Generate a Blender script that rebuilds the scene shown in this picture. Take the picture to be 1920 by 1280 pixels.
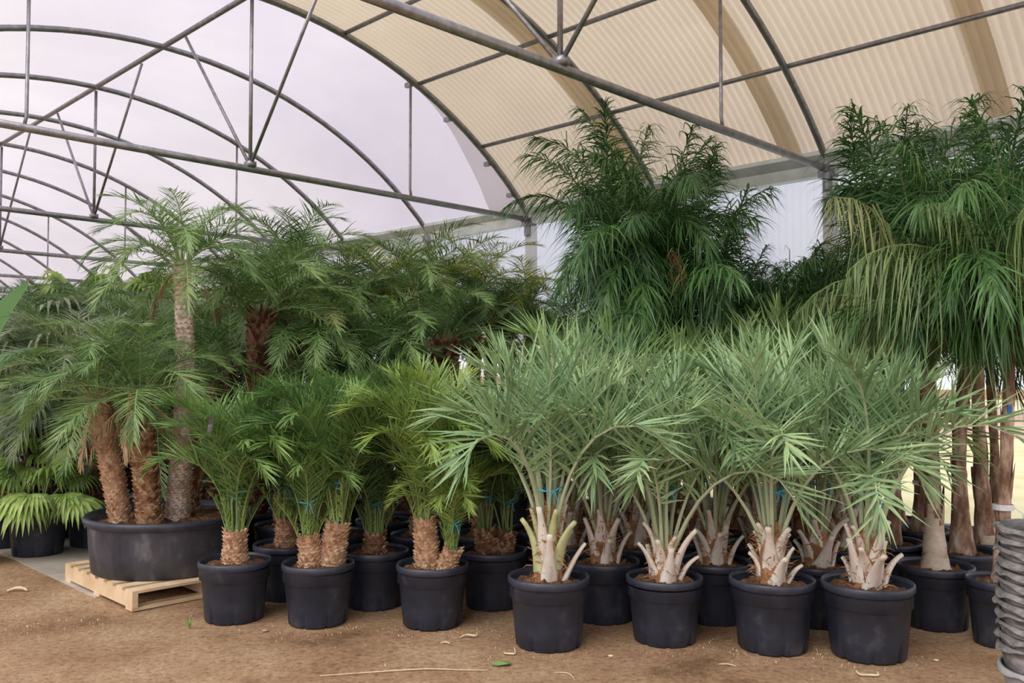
import bpy, math, random
import numpy as np
from mathutils import Vector, Matrix

# ------------------------------------------------------------------ camera, world, light, exposure
for o in list(bpy.data.objects):
    bpy.data.objects.remove(o)
scene = bpy.context.scene
col = scene.collection
R = math.radians
F = 1640.0
PITCH = math.atan(60.0 / F)
HC = 1.65
cam_d = bpy.data.cameras.new('camera')
cam_d.sensor_width = 36.0
cam_d.lens = F / 1920.0 * 36.0
cam_d.clip_end = 300
cam = bpy.data.objects.new('camera', cam_d)
cam.location = (0, 0, HC)
cam.rotation_euler = (math.pi / 2 + PITCH, 0, 0)
col.objects.link(cam)
scene.camera = cam

world = bpy.data.worlds.new('overcast_sky')
scene.world = world
world.use_nodes = True
wn, wl = world.node_tree.nodes, world.node_tree.links
wn.clear()
w_out = wn.new('ShaderNodeOutputWorld')
w_bg = wn.new('ShaderNodeBackground')
w_tc = wn.new('ShaderNodeTexCoord')
w_ns = wn.new('ShaderNodeTexNoise')
w_ns.inputs['Scale'].default_value = 3.2
w_ns.inputs['Detail'].default_value = 5
w_rp = wn.new('ShaderNodeValToRGB')
w_rp.color_ramp.elements[0].position = 0.40
w_rp.color_ramp.elements[0].color = (0.70, 0.66, 0.80, 1)
w_rp.color_ramp.elements[1].position = 0.62
w_rp.color_ramp.elements[1].color = (1.0, 0.97, 0.94, 1)
wl.new(w_tc.outputs['Generated'], w_ns.inputs['Vector'])
wl.new(w_ns.outputs['Fac'], w_rp.inputs['Fac'])
wl.new(w_rp.outputs['Color'], w_bg.inputs['Color'])
wl.new(w_bg.outputs['Background'], w_out.inputs['Surface'])
w_bg.inputs['Strength'].default_value = 0.85

sun_d = bpy.data.lights.new('veiled_sun', 'SUN')
sun_d.energy = 1.6
sun_d.angle = R(50)
sun_d.color = (1.0, 0.95, 0.86)
sun = bpy.data.objects.new('veiled_sun', sun_d)
sun.rotation_euler = (R(42), 0, R(-38))
col.objects.link(sun)

vs = scene.view_settings
vs.view_transform = 'Standard'
vs.look = 'None'
vs.gamma = 1.0
vs.use_curve_mapping = False
vs.exposure = 0.62

# ------------------------------------------------------------------ helpers
AX = Vector((-0.714, 0.700, 0)).normalized()      # along the tunnel
TX = Vector((0.700, 0.714, 0)).normalized()       # across the tunnel
U = 8.2                                           # right wall distance


def G(u, v, z=0.0):
    return TX * u + AX * v + Vector((0, 0, z))


def px(x, y, Y):
    d = Vector((x - 960, 0, 0)) + Vector((0, -math.sin(PITCH), math.cos(PITCH))) * (640 - y) + Vector((0, math.cos(PITCH), math.sin(PITCH))) * F
    return Vector((0, 0, HC)) + d * (Y / d.y)


def gx(x, Y):
    return (x - 960) / F * Y


def mesh(name, V, Fc, mats, mi=None, smooth=False):
    m = bpy.data.meshes.new(name)
    V = np.asarray(V, dtype=np.float32).reshape(-1, 3)
    m.from_pydata(V.tolist(), [], Fc)
    for k in (mats if isinstance(mats, (list, tuple)) else [mats]):
        m.materials.append(k)
    if mi is not None:
        m.polygons.foreach_set('material_index', np.asarray(mi, dtype=np.int32))
    if smooth:
        m.polygons.foreach_set('use_smooth', np.ones(len(m.polygons), dtype=bool))
    m.update()
    return m


def link(name, data, parent=None, loc=(0, 0, 0), rot=(0, 0, 0), scale=(1, 1, 1)):
    o = bpy.data.objects.new(name, data)
    col.objects.link(o)
    if parent:
        o.parent = parent
    o.location = loc
    o.rotation_euler = rot
    o.scale = scale
    return o


def tag(o, label=None, cat=None, group=None, kind=None):
    if label: o['label'] = label
    if cat: o['category'] = cat
    if group: o['group'] = group
    if kind: o['kind'] = kind
    return o


def empty(name, loc=(0, 0, 0), rz=0.0):
    o = bpy.data.objects.new(name, None)
    o.empty_display_size = 0.1
    col.objects.link(o)
    o.location = loc
    o.rotation_euler = (0, 0, rz)
    return o


class MB:
    """collects geometry for ONE mesh"""
    def __init__(s):
        s.V, s.F, s.M = [], [], []

    def add(s, V, Fc, m=0):
        b = len(s.V)
        s.V += [tuple(v) for v in V]
        s.F += [tuple(i + b for i in f) for f in Fc]
        s.M += [m] * len(Fc)

    def box(s, c, size, ax=Vector((1, 0, 0)), ay=Vector((0, 1, 0)), az=Vector((0, 0, 1)), m=0):
        c = Vector(c)
        V = []
        for i in (-.5, .5):
            for j in (-.5, .5):
                for k in (-.5, .5):
                    V.append(c + ax * (i * size[0]) + ay * (j * size[1]) + az * (k * size[2]))
        s.add(V, [(0, 1, 3, 2), (4, 6, 7, 5), (0, 4, 5, 1), (2, 3, 7, 6), (0, 2, 6, 4), (1, 5, 7, 3)], m)

    def tube(s, P, r, n=8, m=0, cap=True):
        P = [Vector(p) for p in P]
        rs = r if isinstance(r, (list, tuple)) else [r] * len(P)
        b = len(s.V)
        ref = None
        for i, p in enumerate(P):
            t = (P[min(i + 1, len(P) - 1)] - P[max(i - 1, 0)]).normalized()
            if ref is None:
                ref = t.orthogonal().normalized()
            e1 = (ref - t * ref.dot(t)).normalized()
            ref = e1
            e2 = t.cross(e1)
            for k in range(n):
                a = 2 * math.pi * k / n
                s.V.append(tuple(p + e1 * (rs[i] * math.cos(a)) + e2 * (rs[i] * math.sin(a))))
        for i in range(len(P) - 1):
            for k in range(n):
                k2 = (k + 1) % n
                s.F.append((b + i * n + k, b + i * n + k2, b + (i + 1) * n + k2, b + (i + 1) * n + k))
                s.M.append(m)
        if cap:
            s.F.append(tuple(b + k for k in reversed(range(n)))); s.M.append(m)
            e = b + (len(P) - 1) * n
            s.F.append(tuple(e + k for k in range(n))); s.M.append(m)

    def lathe(s, prof, n=40, m=0, sx=1.0, sy=1.0, wob=None):
        b = len(s.V)
        for (r, z) in prof:
            for k in range(n):
                a = 2 * math.pi * k / n
                rr = r * (wob(a, z) if wob else 1)
                s.V.append((rr * math.cos(a) * sx, rr * math.sin(a) * sy, z))
        for i in range(len(prof) - 1):
            for k in range(n):
                k2 = (k + 1) % n
                s.F.append((b + i * n + k, b + i * n + k2, b + (i + 1) * n + k2, b + (i + 1) * n + k)); s.M.append(m)

    def data(s, name, mats, smooth=False):
        return mesh(name, s.V, s.F, mats, s.M, smooth)

    def build(s, name, mats, parent=None, smooth=False, loc=(0, 0, 0)):
        return link(name, s.data(name, mats, smooth), parent, loc)


# ------------------------------------------------------------------ materials
def newmat(name):
    m = bpy.data.materials.new(name)
    m.use_nodes = True
    nt = m.node_tree
    nt.nodes.clear()
    out = nt.nodes.new('ShaderNodeOutputMaterial')
    return m, nt, out


def noise_ramp(nt, scale, stops, detail=4, vec='Object', stretch=None, rough=0.6):
    tc = nt.nodes.new('ShaderNodeTexCoord')
    n = nt.nodes.new('ShaderNodeTexNoise')
    n.inputs['Scale'].default_value = scale
    n.inputs['Detail'].default_value = detail
    n.inputs['Roughness'].default_value = rough
    src = tc.outputs[vec]
    if stretch:
        mp = nt.nodes.new('ShaderNodeMapping')
        mp.inputs['Scale'].default_value = stretch
        nt.links.new(src, mp.inputs['Vector'])
        src = mp.outputs['Vector']
    nt.links.new(src, n.inputs['Vector'])
    rp = nt.nodes.new('ShaderNodeValToRGB')
    cr = rp.color_ramp
    while len(cr.elements) < len(stops):
        cr.elements.new(0.5)
    for e, (p, c) in zip(cr.elements, stops):
        e.position = p
        e.color = (*c, 1)
    nt.links.new(n.outputs['Fac'], rp.inputs['Fac'])
    return n, rp


def pbr(name, stops, scale=8, rough=0.6, metal=0.0, bump=0.0, bscale=None, spec=0.5, vec='Object', stretch=None, detail=4):
    m, nt, out = newmat(name)
    b = nt.nodes.new('ShaderNodeBsdfPrincipled')
    b.inputs['Roughness'].default_value = rough
    b.inputs['Metallic'].default_value = metal
    b.inputs['Specular IOR Level'].default_value = spec
    n, rp = noise_ramp(nt, scale, stops, detail, vec, stretch)
    nt.links.new(rp.outputs['Color'], b.inputs['Base Color'])
    if bump:
        n2, _ = noise_ramp(nt, bscale or scale * 3, [(0, (0, 0, 0)), (1, (1, 1, 1))], 6, vec, stretch)
        bp = nt.nodes.new('ShaderNodeBump')
        bp.inputs['Strength'].default_value = bump
        bp.inputs['Distance'].default_value = 0.02
        nt.links.new(n2.outputs['Fac'], bp.inputs['Height'])
        nt.links.new(bp.outputs['Normal'], b.inputs['Normal'])
    nt.links.new(b.outputs['BSDF'], out.inputs['Surface'])
    return m


def leaf(name, c_dark, c_light, trans=0.3, rough=0.40, c_dead=None, dead=0.0, spec=0.5):
    """leaf colour varies from frond to frond and along the blade"""
    c_dark = tuple(min(0.75, c * 1.45) for c in c_dark); c_light = tuple(min(0.8, c * 1.45) for c in c_light)
    m, nt, out = newmat(name)
    oi = nt.nodes.new('ShaderNodeObjectInfo')
    n, rp = noise_ramp(nt, 5.0, [(0.3, c_dark), (0.7, c_light)], 3)
    mixr = nt.nodes.new('ShaderNodeMix'); mixr.data_type = 'RGBA'
    rr = nt.nodes.new('ShaderNodeValToRGB')
    rr.color_ramp.elements[0].color = (*c_dark, 1)
    rr.color_ramp.elements[1].color = (*c_light, 1)
    if c_dead:
        e = rr.color_ramp.elements.new(1 - dead); e.color = (*c_light, 1)
        rr.color_ramp.elements[-1].position = min(1.0, 1 - dead * 0.5)
        rr.color_ramp.elements[-1].color = (*c_dead, 1)
    nt.links.new(oi.outputs['Random'], rr.inputs['Fac'])
    mixr.inputs['Factor'].default_value = 0.5
    nt.links.new(rp.outputs['Color'], mixr.inputs['A'])
    nt.links.new(rr.outputs['Color'], mixr.inputs['B'])
    ge = nt.nodes.new('ShaderNodeNewGeometry')      # every leaflet a little different
    ri = nt.nodes.new('ShaderNodeValToRGB')
    for e_, (p_, c_) in zip([ri.color_ramp.elements[0], ri.color_ramp.elements[1], ri.color_ramp.elements.new(0.55)], ((0.0, (0.50, 0.55, 0.60)), (1.0, (1.75, 1.60, 1.30)), (0.55, (0.95, 0.97, 0.95)))):
        e_.position = p_; e_.color = (*c_, 1)
    nt.links.new(ge.outputs['Random Per Island'], ri.inputs['Fac'])
    mv = nt.nodes.new('ShaderNodeMix'); mv.data_type = 'RGBA'; mv.blend_type = 'MULTIPLY'; mv.inputs['Factor'].default_value = 1.0
    nt.links.new(mixr.outputs['Result'], mv.inputs['A']); nt.links.new(ri.outputs['Color'], mv.inputs['B'])
    mixr = mv
    b = nt.nodes.new('ShaderNodeBsdfPrincipled')
    b.inputs['Roughness'].default_value = rough
    b.inputs['Specular IOR Level'].default_value = spec
    t = nt.nodes.new('ShaderNodeBsdfTranslucent')
    mx = nt.nodes.new('ShaderNodeMixShader')
    mx.inputs['Fac'].default_value = trans
    nt.links.new(mixr.outputs['Result'], b.inputs['Base Color'])
    nt.links.new(mixr.outputs['Result'], t.inputs['Color'])
    nt.links.new(b.outputs['BSDF'], mx.inputs[1])
    nt.links.new(t.outputs['BSDF'], mx.inputs[2])
    nt.links.new(mx.outputs['Shader'], out.inputs['Surface'])
    return m


def sheet(name, refl, trans, clear=0.0, clear_col=(1, 1, 1), gloss=0.06, scale=1.2, amount=0.12, trans_mix=0.5):
    """thin plastic sheet: diffuse back-scatter, diffuse transmission, some straight-through light"""
    m, nt, out = newmat(name)
    n, rp = noise_ramp(nt, scale, [(0.35, tuple(c * (1 - amount) for c in trans)), (0.65, trans)], 5)
    d = nt.nodes.new('ShaderNodeBsdfDiffuse'); d.inputs['Color'].default_value = (*refl, 1)
    t = nt.nodes.new('ShaderNodeBsdfTranslucent')
    nt.links.new(rp.outputs['Color'], t.inputs['Color'])
    mx = nt.nodes.new('ShaderNodeMixShader'); mx.inputs['Fac'].default_value = trans_mix
    nt.links.new(d.outputs['BSDF'], mx.inputs[1]); nt.links.new(t.outputs['BSDF'], mx.inputs[2])
    cur = mx
    if clear:
        tr = nt.nodes.new('ShaderNodeBsdfTransparent'); tr.inputs['Color'].default_value = (*clear_col, 1)
        m2 = nt.nodes.new('ShaderNodeMixShader'); m2.inputs['Fac'].default_value = clear
        nt.links.new(cur.outputs['Shader'], m2.inputs[1]); nt.links.new(tr.outputs['BSDF'], m2.inputs[2])
        cur = m2
    if gloss:
        g = nt.nodes.new('ShaderNodeBsdfGlossy'); g.inputs['Roughness'].default_value = 0.3
        m3 = nt.nodes.new('ShaderNodeMixShader'); m3.inputs['Fac'].default_value = gloss
        nt.links.new(cur.outputs['Shader'], m3.inputs[1]); nt.links.new(g.outputs['BSDF'], m3.inputs[2])
        cur = m3
    nt.links.new(cur.outputs['Shader'], out.inputs['Surface'])
    return m


def dirt_material():
    m, nt, out = newmat('packed_earth')
    bs = nt.nodes.new('ShaderNodeBsdfPrincipled')
    bs.inputs['Roughness'].default_value = 0.95
    bs.inputs['Specular IOR Level'].default_value = 0.1
    _, big = noise_ramp(nt, 1.3, [(0.34, (0.22, 0.135, 0.078)), (0.45, (0.36, 0.225, 0.135)), (0.58, (0.44, 0.295, 0.185)), (0.75, (0.52, 0.38, 0.25))], 8)
    nf, fine = noise_ramp(nt, 26, [(0.36, (0.55, 0.50, 0.46)), (0.48, (0.92, 0.91, 0.90)), (0.58, (1.10, 1.08, 1.06)), (0.70, (1.5, 1.45, 1.38))], 9, rough=0.75)
    mx = nt.nodes.new('ShaderNodeMix'); mx.data_type = 'RGBA'; mx.blend_type = 'MULTIPLY'
    mx.inputs['Factor'].default_value = 1.0
    nt.links.new(big.outputs['Color'], mx.inputs['A']); nt.links.new(fine.outputs['Color'], mx.inputs['B'])
    nt.links.new(mx.outputs['Result'], bs.inputs['Base Color'])
    bp = nt.nodes.new('ShaderNodeBump'); bp.inputs['Strength'].default_value = 0.7; bp.inputs['Distance'].default_value = 0.02
    nt.links.new(nf.outputs['Fac'], bp.inputs['Height']); nt.links.new(bp.outputs['Normal'], bs.inputs['Normal'])
    nt.links.new(bs.outputs['BSDF'], out.inputs['Surface'])
    return m


M_DIRT = dirt_material()
M_CONC = pbr('old_concrete', [(0.3, (0.34, 0.29, 0.25)), (0.7, (0.50, 0.45, 0.40))], scale=2.5, rough=0.9, bump=0.2, bscale=30, spec=0.2, detail=8)
M_LAWN = pbr('dry_lawn', [(0.35, (0.56, 0.55, 0.30)), (0.65, (0.74, 0.69, 0.46))], scale=0.8, rough=0.95, spec=0.1, detail=6)
M_BANK = pbr('earth_bank', [(0.35, (0.40, 0.30, 0.22)), (0.65, (0.55, 0.42, 0.34))], scale=0.6, rough=0.95, spec=0.1)
M_GALV = pbr('galvanised_steel', [(0.35, (0.23, 0.23, 0.25)), (0.65, (0.36, 0.36, 0.38))], scale=14, rough=0.42, metal=0.75)
M_GUTT = pbr('gutter_sheet_steel', [(0.35, (0.62, 0.68, 0.63)), (0.65, (0.80, 0.85, 0.80))], scale=5, rough=0.45, metal=0.3)
M_POST = pbr('white_post', [(0.35, (0.80, 0.79, 0.82)), (0.65, (0.88, 0.87, 0.90))], scale=6, rough=0.55)
M_ROOF = sheet('beige_corrugated_sheet', (0.55, 0.50, 0.42), (0.84, 0.73, 0.56), gloss=0.03, scale=1.0, amount=0.10, trans_mix=0.62)
M_FILM = sheet('milky_film', (0.70, 0.68, 0.70), (0.72, 0.685, 0.735), clear=0.28, clear_col=(0.9, 0.88, 0.92), gloss=0.03, scale=0.35, amount=0.16, trans_mix=0.75)
M_FLAP = sheet('loose_film', (0.75, 0.72, 0.72), (0.90, 0.84, 0.84), clear=0.15, gloss=0.05, trans_mix=0.6)
M_WALL = sheet('clear_corrugated_sheet', (0.70, 0.74, 0.84), (0.74, 0.80, 0.96), clear=0.22, clear_col=(0.84, 0.89, 1), gloss=0.05, trans_mix=0.75, amount=0.05)
M_POT = pbr('black_plastic', [(0.3, (0.014, 0.0175, 0.029)), (0.58, (0.026, 0.031, 0.047)), (0.76, (0.07, 0.073, 0.088))], scale=7, rough=0.42, spec=0.45, detail=8)
M_RIM = pbr('worn_rim_lit_tone', [(0.3, (0.022, 0.026, 0.042)), (0.60, (0.045, 0.050, 0.075)), (0.8, (0.10, 0.105, 0.13))], scale=9, rough=0.4, spec=0.5, detail=8)  # worn rim; the light it catches is painted in as a paler tone
M_TUB = pbr('scuffed_black_plastic', [(0.35, (0.03, 0.031, 0.042)), (0.55, (0.065, 0.065, 0.08)), (0.72, (0.22, 0.21, 0.23))], scale=4, rough=0.5, spec=0.4, detail=9, stretch=(1, 1, 0.5))
M_SOIL = pbr('bark_soil', [(0.3, (0.075, 0.034, 0.020)), (0.55, (0.17, 0.085, 0.05)), (0.75, (0.30, 0.18, 0.11))], scale=30, rough=0.95, bump=0.8, bscale=60, spec=0.1)
M_WOOD = pbr('pallet_pine', [(0.3, (0.60, 0.42, 0.25)), (0.7, (0.78, 0.62, 0.42))], scale=6, rough=0.75, stretch=(1, 1, 1), bump=0.1, spec=0.2)
M_TWINE = pbr('blue_twine', [(0.3, (0.03, 0.30, 0.48)), (0.7, (0.08, 0.46, 0.62))], scale=20, rough=0.5)
M_BLUE = pbr('blue_tag', [(0.3, (0.02, 0.14, 0.55)), (0.7, (0.04, 0.2, 0.65))], scale=20, rough=0.5)
M_WHITE = pbr('white_tape', [(0.3, (0.7, 0.7, 0.75)), (0.7, (0.85, 0.85, 0.88))], scale=20, rough=0.5)
M_SCRAP = pbr('dry_scrap', [(0.3, (0.55, 0.41, 0.27)), (0.7, (0.78, 0.66, 0.48))], scale=30, rough=0.9, spec=0.1)
M_STONE = pbr('pebble', [(0.3, (0.28, 0.17, 0.10)), (0.7, (0.52, 0.38, 0.26))], scale=5, rough=0.9, spec=0.1)
M_BAG = pbr('weathered_grey_plastic', [(0.36, (0.06, 0.06, 0.065)), (0.50, (0.16, 0.155, 0.155)), (0.66, (0.34, 0.33, 0.32))], scale=7, rough=0.6, detail=8, stretch=(1, 1, 3))
M_FADE = pbr('faded_grey_plastic', [(0.3, (0.27, 0.27, 0.28)), (0.7, (0.38, 0.38, 0.39))], scale=3, rough=0.55)

M_TR_PH = pbr('fibrous_brown_trunk', [(0.3, (0.13, 0.06, 0.032)), (0.52, (0.30, 0.155, 0.085)), (0.75, (0.50, 0.31, 0.18))], scale=16, rough=0.9, bump=0.7, bscale=50, spec=0.1)
M_TR_OR = pbr('pale_ginger_trunk', [(0.3, (0.30, 0.155, 0.09)), (0.52, (0.56, 0.35, 0.22)), (0.75, (0.74, 0.55, 0.39))], scale=14, rough=0.9, bump=0.6, bscale=50, spec=0.1)
M_TR_DK = pbr('dark_shaggy_trunk', [(0.3, (0.06, 0.025, 0.018)), (0.55, (0.15, 0.07, 0.045)), (0.78, (0.30, 0.17, 0.11))], scale=16, rough=0.9, bump=0.7, bscale=50, spec=0.1)
M_TR_GR = pbr('pale_grey_trunk', [(0.3, (0.28, 0.20, 0.16)), (0.5, (0.58, 0.48, 0.41)), (0.75, (0.76, 0.68, 0.60))], scale=18, rough=0.9, bump=0.6, bscale=40, spec=0.1)
M_TR_SY = pbr('smooth_brown_trunk', [(0.32, (0.10, 0.052, 0.036)), (0.47, (0.26, 0.155, 0.105)), (0.55, (0.46, 0.32, 0.235)), (0.66, (0.72, 0.60, 0.50))], scale=7.5, rough=0.8, bump=0.3, bscale=25, spec=0.15, stretch=(1.5, 1.5, 0.55), detail=8)
M_TR_CR = pbr('cream_trunk_foot', [(0.38, (0.22, 0.13, 0.09)), (0.46, (0.55, 0.44, 0.34)), (0.7, (0.76, 0.68, 0.57))], scale=9, rough=0.8, spec=0.15, detail=7)
M_TIP = pbr('pale_scale_tips', [(0.3, (0.40, 0.24, 0.14)), (0.6, (0.62, 0.44, 0.29)), (0.8, (0.78, 0.62, 0.46))], scale=20, rough=0.9, spec=0.1)
M_TIPD = pbr('brown_scale_tips', [(0.3, (0.20, 0.10, 0.06)), (0.6, (0.36, 0.20, 0.13)), (0.8, (0.52, 0.34, 0.23))], scale=20, rough=0.9, spec=0.1)
M_BOOT = pbr('whitish_leaf_base', [(0.3, (0.50, 0.38, 0.30)), (0.45, (0.72, 0.62, 0.53)), (0.68, (0.86, 0.81, 0.74))], scale=9, rough=0.6, spec=0.3, stretch=(1, 1, 0.4))
M_BOOTG = pbr('green_leaf_base', [(0.3, (0.42, 0.44, 0.20)), (0.6, (0.58, 0.60, 0.33)), (0.8, (0.74, 0.66, 0.48))], scale=7, rough=0.6, spec=0.3)
M_FIBRE = pbr('ginger_fibre', [(0.3, (0.24, 0.11, 0.055)), (0.6, (0.45, 0.24, 0.125)), (0.8, (0.62, 0.40, 0.23))], scale=25, rough=0.9, spec=0.1)

L_PH = leaf('feather_green', (0.06, 0.14, 0.04), (0.22, 0.34, 0.095), 0.30)
L_PHY = leaf('feather_yellow_green', (0.13, 0.23, 0.05), (0.33, 0.42, 0.11), 0.32)
L_PHD = leaf('feather_deep_green', (0.04, 0.10, 0.034), (0.14, 0.235, 0.08), 0.28)
L_RO = leaf('date_frond_green', (0.06, 0.14, 0.042), (0.22, 0.32, 0.105), 0.30, c_dead=(0.30, 0.22, 0.08), dead=0.06)
L_ROG = leaf('greyed_frond', (0.14, 0.20, 0.10), (0.34, 0.38, 0.23), 0.25)
L_ROY = leaf('yellowing_frond', (0.20, 0.27, 0.04), (0.40, 0.42, 0.08), 0.4)
L_BU = leaf('blue_green_frond', (0.115, 0.225, 0.105), (0.36, 0.47, 0.245), 0.22, rough=0.5)
L_BUD = leaf('soft_green_frond', (0.12, 0.23, 0.075), (0.33, 0.43, 0.17), 0.25, rough=0.5)
L_SY = leaf('deep_green_frond', (0.022, 0.070, 0.024), (0.085, 0.19, 0.05), 0.28)
L_SYP = leaf('bleached_frond', (0.085, 0.165, 0.045), (0.24, 0.29, 0.115), 0.3, c_dead=(0.40, 0.33, 0.17), dead=0.2)
L_FAN = leaf('fan_leaf_green', (0.16, 0.28, 0.06), (0.40, 0.50, 0.17), 0.35)
L_BAN = leaf('banana_leaf_green', (0.12, 0.26, 0.10), (0.20, 0.36, 0.15), 0.4)
L_DEAD = leaf('dead_frond', (0.26, 0.18, 0.10), (0.50, 0.38, 0.23), 0.2, rough=0.8, spec=0.1)
M_RA_G = pbr('green_rachis', [(0.3, (0.16, 0.25, 0.08)), (0.7, (0.30, 0.40, 0.15))], scale=5, rough=0.5)
M_RA_B = pbr('pale_rachis', [(0.3, (0.32, 0.40, 0.24)), (0.7, (0.50, 0.54, 0.36))], scale=5, rough=0.5)
M_RA_D = pbr('dark_rachis', [(0.3, (0.07, 0.11, 0.04)), (0.7, (0.16, 0.20, 0.07))], scale=5, rough=0.5)

# ------------------------------------------------------------------ setting: ground
rng = random.Random(7)


def ground():
    n = 90
    xs = np.concatenate([np.linspace(-60, -8, 12)[:-1], np.linspace(-8, 8, n), np.linspace(8, 60, 12)[1:]])
    ys = np.concatenate([np.linspace(-40, -2, 8)[:-1], np.linspace(-2, 14, n), np.linspace(14, 90, 12)[1:]])
    X, Y = np.meshgrid(xs, ys)
    Z = 0.006 * np.sin(X * 2.1 + 1.3 * np.sin(Y * 1.7)) + 0.005 * np.sin(Y * 3.3 + X) + 0.003 * np.sin(7 * X + 2) * np.sin(6.1 * Y)
    Z = 0.4 * Z - 0.003
    V = np.stack([X, Y, Z], -1).reshape(-1, 3)
    w = len(xs)
    Fc = [(j * w + i, j * w + i + 1, (j + 1) * w + i + 1, (j + 1) * w + i) for j in range(len(ys) - 1) for i in range(w - 1)]
    o = link('floor', mesh('floor', V, Fc, M_DIRT, smooth=True))
    tag(o, 'bare tan and reddish earth floor of the nursery', None, None, 'structure')


ground()


def slab(name, u0, u1, v0, v1, z0, z1, mat, label):
    mb = MB()
    mb.box(G((u0 + u1) / 2, (v0 + v1) / 2, (z0 + z1) / 2), (u1 - u0, v1 - v0, z1 - z0), TX, AX)
    tag(mb.build(name, mat), label, None, None, 'structure')


slab('floor_slab', 2.50, 6.6, 6.75, 24, -0.10, 0.004, M_CONC, 'worn grey concrete strip beside the earth floor')
slab('floor_lawn', U + 0.12, 60, -30, 80, -0.10, 0.015, M_LAWN, 'sunlit pale grass field outside the greenhouse')
mb = MB()
for i in range(24):
    v = -26 + i * 4.6
    h = 0.75 + 0.3 * math.sin(i * 1.7) + 0.25 * math.sin(i * 0.6 + 1)
    P = [G(24.5, v, 0), G(25.5, v, h), G(28, v, h * 1.25), G(31, v, 0)]
    mb.V += [tuple(p) for p in P]
    if i:
        for k in range(3):
            a = (i - 1) * 4 + k
            mb.F.append((a, a + 1, a + 5, a + 4)); mb.M.append(0)
tag(mb.build('floor_bank', M_BANK, smooth=True), 'low bare earth bank beyond the grass field', None, None, 'structure')

# ------------------------------------------------------------------ greenhouse
UR, HS = 0.519 * U, 0.481 * U
ZE = HC + 0.2516 * U
RISE = 0.2034 * U
RA = (HS * HS + RISE * RISE) / (2 * RISE)
ZT = HC + 0.243 * U
BAY = 0.245 * U
VJ = 0.945 * U          # arch where beige sheets meet the film
A_MAX = math.asin(HS / RA)


def arc(ang, dr=0.0):
    return UR + (RA + dr) * math.sin(ang), ZE + RISE - RA + (RA + dr) * math.cos(ang)


ceil = empty('ceiling', G(UR, VJ, ZE))
tag(ceil, 'barrel vaulted greenhouse roof of beige corrugated sheets and white film on steel arches', None, None, 'structure')
CI = Matrix.Translation(-ceil.location)


def cpart(mb, name, mat, smooth=True):
    o = mb.build(name, mat, ceil, smooth)
    o.location = -ceil.location
    return o


# corrugated sheets, one per bay and side, lapped over the next one
def corr_sheet(v0, v1, a0, a1, dr):
    per = 0.0773
    nv = int((v1 - v0) / per * 6)
    na = 16
    vv = np.linspace(v0, v1, nv + 1)
    aa = np.linspace(a0, a1, na + 1)
    rad = RA + 0.045 + dr + 0.016 * np.sin(2 * math.pi * vv / per)
    V = []
    for a in aa:
        u = UR + rad * math.sin(a)
        z = ZE + RISE - RA + rad * math.cos(a)
        P = np.outer(u, np.array(TX)) + np.outer(vv, np.array(AX))
        P[:, 2] = z
        V.append(P)
    V = np.concatenate(V)
    w = nv + 1
    Fc = [(j * w + i, j * w + i + 1, (j + 1) * w + i + 1, (j + 1) * w + i) for j in range(na) for i in range(nv)]
    return mesh('roof_sheet', V, Fc, M_ROOF, smooth=True)


for k in range(5):
    v1 = VJ - k * 1.9 + 0.02 + (0.10 if k else 0.0)
    for (a0, a1) in ((0.0, A_MAX + 0.012),):
        o = link('roof_sheet', corr_sheet(v1 - 2.0 - (0.0 if k else -0.0), v1 + (0.12 if k else 0.0), a0, a1, 0.024 * (k % 2) + (0.005 if a0 < 0 else 0)), ceil)
        o.location = -ceil.location
# film
mb = MB()
nf, na = 60, 40
for i in range(nf + 1):
    v = VJ + 0.02 + i * (24.0 / nf)
    for j in range(na + 1):
        a = -A_MAX + 2 * A_MAX * j / na
        sag = -0.012 * math.sin(math.pi * ((v - VJ) / BAY % 1.0))
        u, z = arc(a, 0.04 + sag + 0.006 * math.sin(5 * a + v * 3))
        mb.V.append(tuple(G(u, v, z)))
for i in range(nf):
    for j in range(na):
        b = i * (na + 1) + j
        mb.F.append((b, b + 1, b + na + 2, b + na + 1)); mb.M.append(0)
cpart(mb, 'film_sheet', M_FILM)
# loose film flap along the joint arch
mb = MB()
nn = 26
for i in range(nn + 1):
    f = i / nn
    a = A_MAX * (0.42 + 0.58 * f)
    wd = 0.05 + 0.50 * f ** 2.4 * (1 - 0.12 * math.sin(f * 9))
    if f > 0.9: wd *= 1 - (f - 0.9) * 2.0
    for j in range(5):
        g = j / 4
        u, z = arc(a - 0.02 * g, 0.03 - 0.16 * g * f - 0.02 * math.sin(6 * f + 3 * g))
        mb.V.append(tuple(G(u, VJ + 0.03 + wd * g, z)))
    if i:
        for j in range(4):
            b = (i - 1) * 5 + j
            mb.F.append((b, b + 1, b + 6, b + 5)); mb.M.append(0)
cpart(mb, 'film_flap', M_FLAP)
# arches
NA = 17
for k in range(-5, 12):
    v = VJ + k * BAY
    mb = MB()
    P = []
    for i in range(33):
        u, z = arc(-A_MAX + 2 * A_MAX * i / 32)
        P.append(G(u, v, z))
    P = [P[0] - Vector((0, 0, 0.16))] + P + [P[-1] - Vector((0, 0, 0.16))]
    mb.tube(P, 0.034 if k != 0 else 0.040, 10)
    cpart(mb, 'arch', M_GALV)
# purlins under the beige sheets, ridge tube all along
for f in (0.65, 0.7735, 0.896):
    for sgn in (1, -1):
        a = math.asin((f - 0.519) * U / RA) * sgn
        u, z = arc(a, 0.005)
        mb = MB(); mb.tube([G(u, VJ - 5 * BAY, z), G(u, VJ, z)], 0.024, 8)
        cpart(mb, 'purlin', M_GALV)
u, z = arc(0, 0.0)
mb = MB(); mb.tube([G(u, VJ - 5 * BAY, z), G(u, VJ + 24, z)], 0.030, 10)
cpart(mb, 'ridge_tube', M_GALV)
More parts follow.
